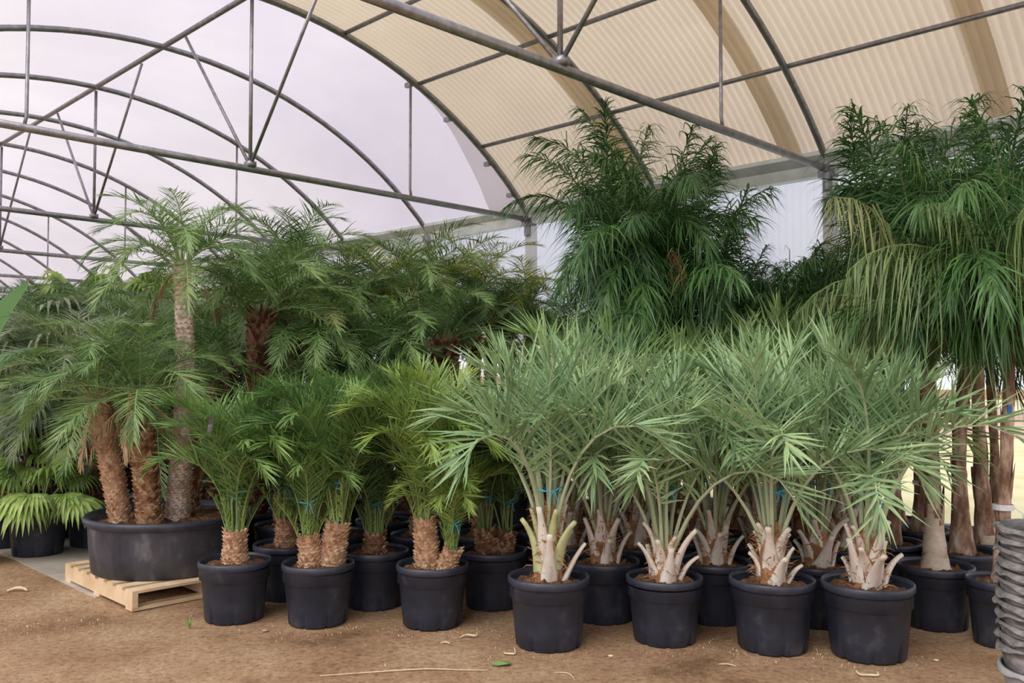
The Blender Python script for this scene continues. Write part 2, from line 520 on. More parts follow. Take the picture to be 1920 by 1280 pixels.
# small clips on the joint arch
for a in (0.47, 0.62, 0.80, 0.92):
    u, z = arc(A_MAX * a, -0.04)
    mb = MB(); mb.box(G(u, VJ + 0.05, z), (0.05, 0.09, 0.05), TX, AX)
    cpart(mb, 'clip', M_GALV, False)

# trusses: tie bar, king post, two ridge braces, two hangers
TIE_LABEL = {-2: 'nearest galvanised tie bar truss, under the beige corrugated roof sheets',
             0: 'galvanised tie bar truss at the joint of beige sheets and white film',
             2: 'galvanised tie bar truss under white film, next to the sheet joint truss',
             4: 'galvanised tie bar truss under white film, second beyond the sheet joint',
             6: 'galvanised tie bar truss under white film, third beyond the sheet joint',
             8: 'galvanised tie bar truss near the far end of the film roof'}
for k in (-2, 0, 2, 4, 6, 8):
    v = VJ + k * BAY
    root = empty('roof_truss', G(UR, v, ZT))
    tag(root, TIE_LABEL[k], 'truss', 'tie bar trusses of the greenhouse roof')
    inv = -root.location

    def tp(mb, name):
        o = mb.build(name, M_GALV, root, True); o.location = inv
    mb = MB(); mb.tube([G(UR - HS, v, ZT), G(UR + HS - 0.02, v, ZT)], 0.034, 12); tp(mb, 'tie_bar')
    u, z = arc(0, -0.05)
    mb = MB(); mb.tube([G(UR, v, ZT), G(UR, v, z)], 0.019, 8); tp(mb, 'king_post')
    for s in (-1, 1):
        mb = MB(); mb.tube([G(UR, v, ZT + 0.03), G(UR, v + s * 1.43, z)], 0.017, 8); tp(mb, 'brace')
        uh = UR + s * 0.51 * HS
        zh = arc(math.asin(0.51 * HS / RA))[1]
        mb = MB(); mb.tube([G(uh, v, ZT), G(uh - 0.02 * s, v, ZT + 0.1), G(uh - 0.02 * s, v, zh)], 0.015, 8); tp(mb, 'hanger')
    mb = MB(); mb.box(G(UR, v, ZT + 0.045), (0.08, 0.10, 0.05), TX, AX); tp(mb, 'bracket')
    mb = MB(); mb.tube([G(UR + HS - 0.12, v, ZT), G(UR + HS - 0.0, v, ZT)], 0.040, 12); tp(mb, 'end_sleeve')

# right wall: gutter, posts, corrugated panels, rails
wall = empty('wall_right', G(U, VJ, 0))
tag(wall, 'greenhouse side wall of pale corrugated sheets above an open lower half', None, None, 'structure')


def wpart(mb, name, mat, smooth=False):
    o = mb.build(name, mat, wall, smooth); o.location = -wall.location
    return o


mb = MB()
prof = [(-0.10, 0.10), (-0.13, 0.10), (-0.13, 0.06), (-0.06, -0.02), (-0.05, -0.13), (0.08, -0.13), (0.13, 0.10), (0.11, 0.10), (0.06, -0.11), (-0.03, -0.11), (-0.04, 0.0), (-0.10, 0.07)]
V = []
for v in (VJ - 5 * BAY, VJ + 24):
    V += [G(U + 0.03 + a, v, ZE + b) for a, b in prof]
npf = len(prof)
mb.add(V, [(i, (i + 1) % npf, npf + (i + 1) % npf, npf + i) for i in range(npf)])
wpart(mb, 'gutter', M_GUTT)
for k in range(-5, 12):
    v = VJ + k * BAY
    mb = MB(); mb.box(G(U + 0.06, v, (ZE - 0.12) / 2), (0.11, 0.11, ZE - 0.12), TX, AX)
    wpart(mb, 'post', M_POST)
    mb = MB(); mb.box(G(U + 0.02, v, ZE - 0.10), (0.10, 0.17, 0.10), TX, AX)
    mb.tube([G(U - 0.01, v, ZE - 0.28), G(U - 0.01, v, ZE + 0.02)], 0.043, 10)
    wpart(mb, 'post_bracket', M_GALV)
for k in range(-5, 11):
    v0 = VJ + k * BAY
    per = 0.0773
    nv = int(BAY / per * 6)
    mb = MB()
    for z in (2.02, ZE - 0.06):
        for i in range(nv + 1):
            v = v0 + BAY * i / nv
            mb.V.append(tuple(G(U + 0.14 + 0.009 * math.sin(2 * math.pi * (v) / per), v, z)))
    mb.F = [(i, i + 1, nv + 2 + i, nv + 1 + i) for i in range(nv)]
    mb.M = [0] * nv
    wpart(mb, 'wall_sheet', M_WALL, True)
for (z, r, k0, k1) in ((0.30, 0.022, -5, 11), (2.04, 0.028, -5, 11), (ZE - 0.36, 0.035, -5, -2)):
    mb = MB(); mb.tube([G(U + 0.08, VJ + k0 * BAY, z), G(U + 0.08, VJ + k1 * BAY, z)], r, 8)
    wpart(mb, 'rail', M_GALV if r < 0.03 else M_POST, True)

# ------------------------------------------------------------------ frond, fan, trunk, pot builders
REACH = {}
STALK = {}      # frond mesh -> points along its stalk
STEM = {}       # trunk mesh -> centre line and radius


def nrm(a):
    return a / np.maximum(np.linalg.norm(a, axis=-1, keepdims=True), 1e-9)


def frond(name, mats, L, e0, bend, power=1.4, pet=0.25, n=45, ll=0.2, lw=0.009, vee=20, a0=68, a1=22, droop=0.4, jit=0.12,
          rr=0.008, seed=0, K=3, fold=False, twist=0.0, ranks=0.0, hang=0.0, tipcut=0.55):
    """pinnate frond in the XZ plane, growing from the origin at elevation e0 and bending down by `bend` degrees"""
    g = np.random.default_rng(seed)
    ns = 26
    s = np.linspace(0, 1, ns)
    th = np.radians(e0 - bend * s ** power)
    dx = np.cos(th) * L / (ns - 1); dz = np.sin(th) * L / (ns - 1)
    X = np.concatenate([[0], np.cumsum(dx[:-1])]); Z = np.concatenate([[0], np.cumsum(dz[:-1])])
    Yc = twist * L * s ** 2
    P = np.stack([X, Yc, Z], 1)
    T = nrm(np.gradient(P, axis=0))
    mb = MB()
    rad = [rr * (1 - 0.85 * t) + 0.0012 for t in s[::3]] + [0.001]
    mb.tube([tuple(p) for p in P[::3]] + [tuple(P[-1] + T[-1] * 0.01)], rad, 4, 1, False)
    V, Fc, Mi = [list(v) for v in mb.V], list(mb.F), list(mb.M)
    for side in (-1, 1):
        for i in range(n):
            f = (i + 0.5 + 0.3 * g.standard_normal()) / n
            f = min(max(f, 0), 1)
            sp = pet + (1 - pet) * f
            q = sp * (ns - 1); k0 = min(int(q), ns - 2); fr = q - k0
            p0 = P[k0] * (1 - fr) + P[k0 + 1] * fr
            t = nrm(T[k0] * (1 - fr) + T[k0 + 1] * fr)
            S = nrm(np.cross(np.array([0, 0, 1.0]) if abs(t[2]) < 0.97 else np.array([-1.0, 0, 0]), t)) * side
            # keep the side vector close to +-Y so fronds never flip
            S = nrm(np.array([0, side * 1.0, 0]) - t * (t[1] * side))
            N = np.cross(t, S) * side
            if N[2] < 0 and abs(N[2]) > 0.3: N = N
            a = math.radians(a0 + (a1 - a0) * f ** 1.2 + 9 * g.standard_normal() * jit / 0.12)
            ve = math.radians(vee + ranks * g.uniform(-1, 1) + 8 * g.standard_normal() * jit / 0.12)
            d = t * math.cos(a) + (S * math.cos(ve) + N * math.sin(ve)) * math.sin(a)
            prof = min(1.0, 0.35 + 2.6 * f) * (1 - tipcut * max(0.0, (f - 0.45) / 0.55) ** 1.5)
            ln = ll * prof * (1 + 0.16 * g.standard_normal())
            wv = nrm(t - d * np.dot(t, d))
            wd = lw * (0.75 + 0.5 * g.random())
            dr = droop * (0.8 + 0.5 * g.random())
            p = p0.copy(); b = len(V)
            wprof = (0.55, 1.0, 0.8, 0.42, 0.0) if K == 4 else (0.6, 1.0, 0.62, 0.0)
            nn = np.cross(d, wv)
            rows = []
            for k in range(K + 1):
                w = wprof[k] * wd
                if k == K:
                    V.append(list(p)); rows.append([len(V) - 1])
                elif fold:
                    V.append(list(p - wv * w * 0.9 + nn * w * 0.5)); V.append(list(p)); V.append(list(p + wv * w * 0.9 + nn * w * 0.5))
                    rows.append([len(V) - 3, len(V) - 2, len(V) - 1])
                else:
                    V.append(list(p - wv * w)); V.append(list(p + wv * w)); rows.append([len(V) - 2, len(V) - 1])
                kk = (k + 1) / K
                dd = nrm(d + np.array([0, 0, -1.0]) * (dr * kk ** 1.2 + hang * min(1.0, kk * 1.5)) + jit * 0.35 * g.standard_normal(3))
                p = p + dd * ln / K
            for k in range(K):
                A, B = rows[k], rows[k + 1]
                for j in range(len(A) - 1):
                    if len(B) == 1:
                        Fc.append((A[j], A[j + 1], B[0]))
                    else:
                        Fc.append((A[j], A[j + 1], B[j + 1], B[j]))
                    Mi.append(0)
    m = mesh(name, V, Fc, mats, Mi)
    STALK[m.name] = P[::2].copy()
    REACH[m.name] = [(float(P[i][0]), float(P[i][2])) for i in (12, 19, 25)]
    return m


def fan_leaf(name, mats, L, e0, bend, r=0.4, nseg=30, spread=130, droop=0.5, seed=0):
    g = np.random.default_rng(seed)
    mb = MB()
    ns = 10
    th = [math.radians(e0 - bend * (i / ns) ** 1.5) for i in range(ns + 1)]
    P = [Vector((0, 0, 0))]
    for i in range(ns):
        P.append(P[-1] + Vector((math.cos(th[i]), 0, math.sin(th[i]))) * (L / ns))
    mb.tube(P, [0.012 - 0.006 * i / ns for i in range(ns + 1)], 5, 1, False)
    c = np.array(P[-1]); t = np.array([math.cos(th[-1]), 0, math.sin(th[-1])]); S = np.array([0, 1.0, 0]); N = np.cross(t, S) * -1
    N = np.array([-t[2], 0, t[0]])
    for i in range(nseg):
        a = math.radians(-spread + 2 * spread * (i + .5) / nseg)
        d = t * math.cos(a) + S * math.sin(a) + N * 0.12
        d = nrm(d)
        wv = nrm(-t * math.sin(a) + S * math.cos(a))
        ln = r * (0.82 + 0.18 * math.cos(a)) * (1 + 0.07 * g.standard_normal())
        p = c.copy(); b = len(mb.V)
        K = 5
        wp = (0.1, 0.75, 1.0, 0.7, 0.35, 0)
        w0 = ln * math.radians(spread * 2 / nseg) * 0.42
        for k in range(K + 1):
            w = wp[k] * w0
            if k == K:
                mb.V.append(tuple(p))
            else:
                lift = N * w * 0.55
                mb.V += [tuple(p - wv * w + lift), tuple(p), tuple(p + wv * w + lift)]
            kk = (k + 1) / K
            dd = nrm(d + np.array([0, 0, -1.0]) * droop * kk ** 2.2 * (0.8 + 0.4 * g.random()))
            p = p + dd * ln / K
        for k in range(K):
            A = b + 3 * k
            for j in (0, 1):
                if k == K - 1:
                    mb.F.append((A + j, A + j + 1, b + 3 * K))
                else:
                    mb.F.append((A + j, A + j + 1, A + 3 + j + 1, A + 3 + j))
                mb.M.append(0)
    m = mb.data(name, mats)
    STALK[m.name] = np.array([list(q) for q in P] + [list(c + t * r * k_ + np.array([0, 0, -0.25 * r * k_])) for k_ in (.3, .6, .85)] + [list(c + S * sg * r * .5 + np.array([0, 0, -.15 * r])) for sg in (-1, 1)])
    return m


def variants(fn, name, mats, specs, reps=2, seed0=0, **kw):
    """list of elevation classes, each a list of meshes"""
    out = []
    for i, sp in enumerate(specs):
        out.append([fn(name, mats, seed=seed0 + 31 * i + 7 * r, **{**kw, **sp}) for r in range(reps)])
    return out


def E(e0, bend, **k):
    return dict(e0=e0, bend=bend, **k)


# short tied date palms
def tied_set(mat, s0):
    return variants(frond, 'frond', [mat, M_RA_G],
                    [E(89, 38, power=2.8), E(88, 66, power=2.8), E(87, 95, power=2.7), E(86, 122, power=2.5), E(84, 145, power=2.2)], 2, s0,
                    L=0.96, pet=0.27, n=50, ll=0.27, lw=0.0052, vee=24, a0=52, a1=16, droop=0.22, jit=0.13, rr=0.006)


FR_PH = tied_set(L_PH, 100)
FR_PHY = tied_set(L_PHY, 200)
FR_PHD = tied_set(L_PHD, 300)
# low new growth of the tied palms, squeezed below the twine
FR_LOW = variants(frond, 'frond', [L_PHY, M_RA_G], [E(82, -12), E(86, 10), E(75, 25)], 2, 400, L=0.42, pet=0.08, n=26, ll=0.12, lw=0.0045, vee=30, a0=38, a1=16, droop=0.1, jit=0.2, rr=0.005)


def date_set(mat, s0, rach=M_RA_G):
    return variants(frond, 'frond', [mat, rach],
                    [E(78, 92), E(62, 108), E(46, 112), E(28, 98), E(6, 80), E(-18, 60)], 2, s0,
                    L=1.0, pet=0.13, n=54, ll=0.26, lw=0.0048, vee=20, a0=66, a1=22, droop=0.34, jit=0.12, rr=0.007, power=1.3)


FR_RO = date_set(L_RO, 500)
FR_ROG = date_set(L_ROG, 600)
FR_ROY = date_set(L_ROY, 700)
FR_ROD = date_set(L_PHD, 800, M_RA_D)


def butia_set(mat, s0):
    return variants(frond, 'frond', [mat, M_RA_B],
                    [E(88, 40, power=2.6), E(85, 75, power=2.6), E(81, 108, power=2.5), E(77, 135, power=2.4), E(70, 150, power=2.2)], 3, s0,
                    L=1.22, pet=0.34, n=28, ll=0.43, lw=0.0105, vee=34, a0=62, a1=24, droop=0.16, jit=0.15, rr=0.015, K=4, fold=True)


FR_BU = butia_set(L_BU, 900)
FR_BUD = butia_set(L_BUD, 1000)


def queen_set(mat, s0, hang=0.55, L=1.75):
    return variants(frond, 'frond', [mat, M_RA_D],
                    [E(87, 40, power=2.4), E(80, 80, power=2.0), E(70, 115, power=1.8), E(56, 125, power=1.6), E(38, 115, power=1.5)], 2, s0,
                    L=L, pet=0.16, n=92, ll=0.50, lw=0.0068, vee=5, ranks=60, a0=62, a1=24, droop=0.8, hang=hang, jit=0.22, rr=0.012, K=4)


FR_SY = queen_set(L_SY, 1100)
FR_SYP = variants(frond, 'frond', [L_SYP, M_RA_G], [E(80, 105, power=1.7), E(68, 125, power=1.5), E(52, 115, power=1.4)], 2, 1200,
                  L=1.35, pet=0.2, n=64, ll=0.85, lw=0.0062, vee=-15, ranks=50, a0=60, a1=45, droop=1.2, hang=2.2, jit=0.2, rr=0.011, K=4, tipcut=0.82)
FANS = variants(fan_leaf, 'fan_leaf', [L_FAN, M_RA_G], [E(80, 25), E(62, 40), E(46, 45), E(30, 42)], 2, 1300, L=0.42, r=0.44, droop=2.4, nseg=24, spread=115)
FANSD = variants(fan_leaf, 'fan_leaf', [L_ROG, M_RA_G], [E(80, 25), E(58, 45), E(30, 60), E(-5, 60)], 2, 1400, L=0.5, r=0.55, droop=2.2)
SPEAR = variants(frond, 'spear_frond', [L_SY, M_RA_D], [E(89, 6)], 2, 1500, L=1.5, pet=0.3, n=40, ll=0.22, lw=0.008, vee=30, ranks=30, a0=26, a1=10, droop=0.1, jit=0.1, rr=0.012)
DEADF = variants(frond, 'dead_frond', [L_DEAD, L_DEAD], [E(-50, 38), E(-35, 52)], 2, 1600, L=0.55, pet=0.1, n=24, ll=0.16, lw=0.006, vee=0, a0=40, a1=20, droop=1.5, hang=0.8, jit=0.3, rr=0.006)

# pots -----------------------------------------------------------------------------------------
POTS = {}


def pot_mesh(D, H):
    key = (round(D, 2), round(H, 2))
    if key in POTS: return POTS[key]
    r = D / 2
    rb = r * 0.80

    def rad(z): return rb + (r * 0.945 - rb) * z / H
    prof = [(rb * 0.6, 0.012), (rb * 0.97, 0.0), (rb, 0.012), (rad(H * .3), H * .3), (rad(H * .66), H * .66), (rad(H * .70) + 0.006, H * .685), (rad(H * .72) + 0.013, H * .70),
            (rad(H * .86) + 0.008, H * .86), (r * 0.975, H * .885), (r, H * .90), (r * 1.004, H * .945), (r * 0.995, H * .985), (r * 0.975, H), (r * 0.945, H * .99), (r * 0.925, H * .95), (r * 0.90, H * .80), (r * 0.0, H * .80)]
    mb = MB()

    def wob(a, z):
        if z < 0.02 and math.cos(a * 8) > 0.80: return 0.90
        if 0.02 < z < H * .69: return 1 + 0.006 * (1 if math.cos(a * 6) > 0.25 else -1)
        return 1
    mb.lathe(prof[:9] + prof[14:], 64, 0, wob=wob)
    rim = MB(); rim.lathe(prof[7:15], 64)
    POTS[key] = (mb.data('pot', M_POT, True), rim.data('rim', M_RIM, True))
    return POTS[key]


SOILS = {}


def soil_mesh(D, sx=1.0, sy=1.0, mat=None, n=36):
    key = (round(D, 2), sx, sy)
    if key in SOILS: return SOILS[key]
    g = np.random.default_rng(int(D * 100))
    V = [(0, 0, 0.03)]
    rings = 6
    for i in range(1, rings + 1):
        for k in range(n):
            a = 2 * math.pi * (k + 0.5 * (i % 2)) / n
            r = D / 2 * 0.94 * i / rings
            V.append((r * math.cos(a) * sx, r * math.sin(a) * sy, 0.03 * (1 - (i / rings) ** 2) + (0.012 * g.standard_normal() if i < rings else -0.01)))
    Fc = [(0, 1 + k, 1 + (k + 1) % n) for k in range(n)]
    for i in range(rings - 1):
        b = 1 + i * n
        for k in range(n):
            k2 = (k + 1) % n
            Fc.append((b + k, b + n + k, b + n + k2, b + k2))
    SOILS[key] = mesh('soil', V, Fc, mat or M_SOIL)
    return SOILS[key]


def spline(pts, n):
    """smooth curve through points (Catmull-Rom)"""
    P = [Vector(p) for p in pts]
    P = [P[0] * 2 - P[1]] + P + [P[-1] * 2 - P[-2]]
    out = []
    m = len(P) - 3
    for i in range(n + 1):
        q = min(i / n * m, m - 1e-6); k = int(q); t = q - k
        a, b, c, d = P[k:k + 4]
        out.append(0.5 * ((2 * b) + (c - a) * t + (2 * a - 5 * b + 4 * c - d) * t * t + (3 * b - a - 3 * c + d) * t ** 3))
    return out


def scaly_trunk(pts, r0, r1, mat, pitch=0.022, spike=0.03, seed=0, per=11, top_shag=1.0, out=0.55):
    """stem with spiral rows of old leaf bases standing proud of it"""
    g = random.Random(seed)
    n = 24
    C = spline(pts, n)
    mb = MB()
    rs = [(r0 + (r1 - r0) * (i / n)) * (1 + 0.05 * g.uniform(-1, 1)) for i in range(n + 1)]
    rs[0] *= 1.12
    mb.tube(C, rs, 14, 0, True)
    Ltot = sum((C[i + 1] - C[i]).length for i in range(n))
    rows = max(6, int(Ltot / pitch))
    for i in range(rows):
        f = (i + .5) / rows
        q = f * n; k = min(int(q), n - 1); t = q - k
        p = C[k].lerp(C[k + 1], t)
        ax = (C[k + 1] - C[k]).normalized()
        e1 = ax.orthogonal().normalized(); e2 = ax.cross(e1)
        rr = r0 + (r1 - r0) * f
        for j in range(per):
            a = 2 * math.pi * (j + 0.5 * (i % 2) + 0.16 * g.uniform(-1, 1)) / per + i * 0.12
            d = e1 * math.cos(a) + e2 * math.sin(a)
            s = ax.cross(d)
            w = rr * math.pi / per * 1.02
            h = spike * (0.7 + 0.6 * g.random()) * (1 + top_shag * max(0, f - 0.75) * 3)
            base = p + d * rr * 0.93
            tip = p + d * (rr + h * out * (0.7 + 0.6 * g.random())) + ax * h * (0.6 + 0.6 * g.random())
            mb.add([base - s * w - ax * 0.004, base + s * w - ax * 0.004, tip + s * w * 0.25, tip - s * w * 0.25, base + ax * h * 0.75],
                   [(0, 1, 2, 3), (0, 3, 4), (1, 4, 2), (3, 2, 4)], 1 if g.random() < 0.5 else 0)
    m = mb.data('trunk', [mat, M_TIPD if mat is M_TR_DK else M_TIP])
    STEM[m.name] = (np.array([list(q) for q in C]), max(r0, r1) + spike * 0.3)
    return m


def smooth_trunk(pts, r0, r1, mat, bulge=1.5, seed=0, boots=6, foot=0):
    g = random.Random(seed)
    n = 30
    C = spline(pts, n)
    mb = MB()
    rs = []
    for i in range(n + 1):
        f = i / n
        r = r1 + (r0 - r1) * math.exp(-f * 6) * bulge * 0.9 + (r0 - r1) * 0.1
        if i == 0: r *= 1.03
        rs.append(r * (1 + 0.035 * g.uniform(-1, 1) + (0.06 if i % 4 == 0 else 0)))
    mb.tube(C, rs, 16, 0, True)
    if foot:
        for q in range((foot + 3) * 16):
            if q // 16 < foot + 0.9 * math.sin((q % 16) * 0.79 + seed) + 0.7 * math.sin((q % 16) * 1.9): mb.M[q] = 1
    for j in range(boots):      # split sheaths clasping the stem
        f = 0.18 + 0.78 * (j + 0.5) / boots
        k = int(f * n); p = C[k]; ax = (C[min(k + 1, n)] - C[k]).normalized()
        e1 = ax.orthogonal().normalized(); e2 = ax.cross(e1)
        a0 = g.uniform(0, 6.28)
        hh = g.uniform(0.16, 0.34); m = 6
        V = []
        for q in range(5):
            h = q / 4
            spread = 1.25 * (1 - h * 0.8)
            for w in range(m):
                a = a0 + spread * (w / (m - 1) - .5) * 2
                rr = rs[k] * (1.05 + 0.06 * h) + 0.005 * h
                V.append(p + ax * (h * hh) + (e1 * math.cos(a) + e2 * math.sin(a)) * rr)
        mb.add(V, [(q * m + w, q * m + w + 1, (q + 1) * m + w + 1, (q + 1) * m + w) for q in range(4) for w in range(m - 1)])
    m = mb.data('trunk', [mat, M_TR_CR], True)
    STEM[m.name] = (np.array([list(q) for q in C]), max(rs[8], r1) + 0.006)
    return m


def boot_mesh(Lb, w, curl, mat, seed):
    """cut leaf base: broad clasping foot, curved tapering horn with a blunt cut end"""
    g = random.Random(seed)
    mb = MB()
    n = 9; m = 8
    x = z = 0.0
    V = []
    for i in range(n):
        f = i / (n - 1)
        ang = math.radians(86 - curl * f ** 1.5)
        ww = w * (1.0 - 0.72 * min(1, f * 1.25) ** 0.75); tt = 0.024 * (1 - 0.5 * f)
        c = Vector((x, 0, z)); t = Vector((math.cos(ang), 0, math.sin(ang))); N = Vector((math.sin(ang), 0, -math.cos(ang)))
        for k in range(m):
            a = 2 * math.pi * k / m
            y = ww * math.cos(a)
            V.append(c + Vector((0, y, 0)) + N * (tt * math.sin(a) - 6.0 * (1 - f) * y * y))
        x += t.x * Lb / (n - 1); z += t.z * Lb / (n - 1)
    Fc = [(i * m + k, i * m + (k + 1) % m, (i + 1) * m + (k + 1) % m, (i + 1) * m + k) for i in range(n - 1) for k in range(m)]
    Fc.append(tuple((n - 1) * m + k for k in range(m)))
    mb.add(V, Fc)
    return mb.data('leaf_base', mat, True)


BOOTS = [boot_mesh(0.19 + 0.022 * i, 0.060 + 0.005 * (i % 3), 50 - 16 * (i % 3), M_BOOT, i) for i in range(5)]
BOOTSG = [boot_mesh(0.24 + 0.03 * i, 0.066, 18 + 12 * (i % 3), (M_BOOTG, M_BOOT)[i % 2], i) for i in range(4)]


def fibre_mesh(h, r, seed, n=240):
    g = random.Random(seed)
    mb = MB()
    for i in range(n):
        a = g.uniform(0, 6.283); z = g.uniform(0.0, h); rr = r * (1.0 - 0.35 * z / h)
        d = Vector((math.cos(a), math.sin(a), 0)); s = Vector((-d.y, d.x, 0))
        p = d * rr * g.uniform(0.8, 1.05) + Vector((0, 0, z))
        dirv = (d * g.uniform(0.1, 0.9) + s * g.uniform(-0.9, 0.9) + Vector((0, 0, g.uniform(-0.4, 1.0)))).normalized()
        ln = g.uniform(0.03, 0.085); w = g.uniform(0.0012, 0.003)
        sd = dirv.cross(d).normalized() * w
        m = p + dirv * ln * .5 + d * 0.008
        e = p + dirv * ln + Vector((0, 0, -0.012))
        mb.add([p - sd, p + sd, m + sd, m - sd, e], [(0, 1, 2, 3), (3, 2, 4)])
    return mb.data('fibre', M_FIBRE)


FIB = [fibre_mesh(0.26, 0.11, s) for s in (1, 2, 3)]


def butia_core(h, r, seed):
    g = random.Random(seed)
    mb = MB()
    pr = [(r * 1.15, -0.02), (r * 1.12, 0.05), (r, h * .4), (r * .72, h * .75), (r * .45, h), (0, h)]
    mb.lathe(pr, 16, wob=lambda a, z: 1 + 0.07 * math.sin(a * 5 + z * 40))
    return mb.data('trunk', M_FIBRE)


CORE = butia_core(0.30, 0.078, 3)


def twine_mesh(r, seed, mat=M_TWINE, loops=2):
    g = random.Random(seed)
    mb = MB()
    for k in range(loops):
        P = []
        for i in range(25):
            a = 2 * math.pi * i / 24
            P.append((r * math.cos(a) * (1 + .05 * math.sin(3 * a + k)), r * math.sin(a), 0.012 * k + 0.010 * math.sin(a * 2 + k * 2)))
        mb.tube(P, 0.0042, 5, 0, False)
    a = -math.pi / 2 + 0.3
    b = Vector((r * math.cos(a), r * math.sin(a), 0.005))
    for dxx, dz in ((0.03, -0.07), (-0.02, -0.06), (0.035, 0.02)):
        mb.tube([b, b + Vector((dxx * .5, -0.015, dz * .3)), b + Vector((dxx, -0.012, dz))], 0.0035, 4)
    return mb.data('twine', mat)


TW = {}


def twine(r, parent, loc, mat=M_TWINE):
    key = (round(r, 2), mat.name)
    if key not in TW: TW[key] = twine_mesh(r, len(TW), mat)
    o = link('twine', TW[key], parent, loc)
    return o


# ------------------------------------------------------------------ palm assembly
PR = random.Random(21)
PLACED = [(-2.70, 6.97, 0.64), (2.425, 3.92, 0.26)]      # tub and pot stack


def crown(root, at, sets, n, scale=1.0, wts=None, phase=0.0, lean=(0, 0), name='frond', rad=0.02, xr=None):
    """n fronds round `at`, youngest (most upright) first"""
    at = Vector(at)
    for i in range(n):
        f = (i + 0.5) / n
        c = min(len(sets) - 1, int(f * len(sets))) if wts is None else PR.choices(range(len(sets)), wts)[0]
        az = phase + i * 2.39996 + PR.uniform(-.25, .25)
        m = PR.choice(sets[c])
        s = scale * PR.uniform(0.88, 1.10)
        for _ in range(14):     # keep the frond on this side of the wall and below the roof
            bad = False
            for (rx, rz) in REACH.get(m.name, ()):
                w = root.location + at + Vector((math.cos(az) * rx, math.sin(az) * rx, rz)) * s
                uu = w.dot(TX)
                if uu > U - 0.20: bad = True
                if abs(uu - UR) < HS and w.z > ZE + RISE - RA + math.sqrt(RA * RA - (uu - UR) ** 2) - 0.12: bad = True
                if xr and not (xr[0] < w.x < xr[1]): bad = True      # room left by its neighbours
            if not bad: break
            az += 0.9
        if bad: continue
        o = link(name, m, root, at + Vector((math.cos(az), math.sin(az), 0)) * rad + Vector((0, 0, -0.04 * f * scale)), (PR.uniform(-.14, .14) + lean[0], PR.uniform(-.10, .10) + lean[1], az), (s, s, s))


def pot_base(name, x, y, D, H, label, group=None, z=0.0, cat='potted palm'):
    r = D / 2 * 1.004
    for _ in range(80):         # slide the pot until it stands clear of those already set down
        moved = False
        for (ox, oy, orr) in PLACED:
            d = math.hypot(x - ox, y - oy)
            if d < r + orr + 0.004:
                k = (r + orr + 0.005 - d) / max(d, 1e-4)
                x += (x - ox) * k; y += (y - oy) * k; moved = True
        over = Vector((x, y, 0)).dot(TX) + r - (U - 0.02)
        if over > 0:
            x -= TX.x * over; y -= TX.y * over; moved = True
        if not moved: break
    PLACED.append((x, y, r))
    pu, pv = Vector((x, y, 0)).dot(TX), Vector((x, y, 0)).dot(AX)
    z = 0.006 if (2.4 < pu < 6.7 and pv > 6.65) else 0.002      # on the slab or on the earth
    root = empty(name, (x, y, z))
    tag(root, label, cat, group)
    pm, rm = pot_mesh(D, H)
    po = link('pot', pm, root, (0, 0, -0.004), (0, 0, PR.uniform(0, 6.28)))
    link('rim', rm, po)
    link('soil', soil_mesh(D * 0.97), root, (0, 0, H * 0.86), (0, 0, PR.uniform(0, 6.28)))
    return root


def tied_palm(xp, Y, label, group=None, D=0.48, H=0.40, th=0.24, sets=FR_PH, n=20, scale=1.0, stems=((0, 0, 1.0),), tr=0.082, mat=M_TR_OR, low=True, tie=True, z=0.0, wts=None):
    root = pot_base('potted_date_palm', gx(xp, Y), Y, D, H, label, group, z)
    for j, (dx, dy, k) in enumerate(stems):
        h = th * k
        b = Vector((dx * 0.6, dy * 0.6, H * 0.86)); t = Vector((dx, dy, H * 0.86 + h))
        link('trunk', scaly_trunk([b, b.lerp(t, .5), t], tr * (0.6 + .4 * k), tr * 0.82 * (0.6 + .4 * k), mat, 0.021, 0.028, 50 + int(xp) + j, 12, 0.3), root)
        top = t - Vector((0, 0, 0.03))
        crown(root, top, sets, int(n * (0.5 + 0.5 * k)), scale * (0.45 + 0.55 * k), wts, PR.uniform(0, 6), rad=0.035 * k)
        if low:
            crown(root, top, FR_LOW, 7, 0.8 * (0.5 + .5 * k), None, PR.uniform(0, 6), rad=0.055 * k)
        if tie:
            twine(0.074 * (0.5 + .5 * k), root, top + Vector((0, 0, 0.27 * scale * (0.4 + .6 * k))))
    return root


def date_palm(xp, Y, cx, cy, label, group=None, D=0.5, H=0.42, sets=FR_RO, n=26, scale=1.0, tr=0.07, mat=M_TR_DK, z=0.0, dead=0, phase=None, Yc=None, cat='potted palm', spike=0.045, xr=None):
    if xr: xr = (gx(xr[0], Y), gx(xr[1], Y))
    root = pot_base('potted_date_palm', gx(xp, Y), Y, D, H, label, group, z, cat)
    top = px(cx, cy, Yc or Y) - root.location
    b = Vector((0, 0, H * 0.84))
    mid = b.lerp(top, .5) + Vector((PR.uniform(-.05, .05), PR.uniform(-.05, .05), 0))
    link('trunk', scaly_trunk([b, mid, top], tr, tr * 0.9, mat, 0.034, spike, int(xp * 3 + Y * 10), 9, 1.0), root)
    crown(root, top, sets, n, scale, None, PR.uniform(0, 6) if phase is None else phase, rad=0.04, xr=xr)
    if dead:
        crown(root, top - Vector((0, 0, 0.05)), DEADF, dead, scale, None, 1.0, name='dead_frond', rad=0.05)
    return root


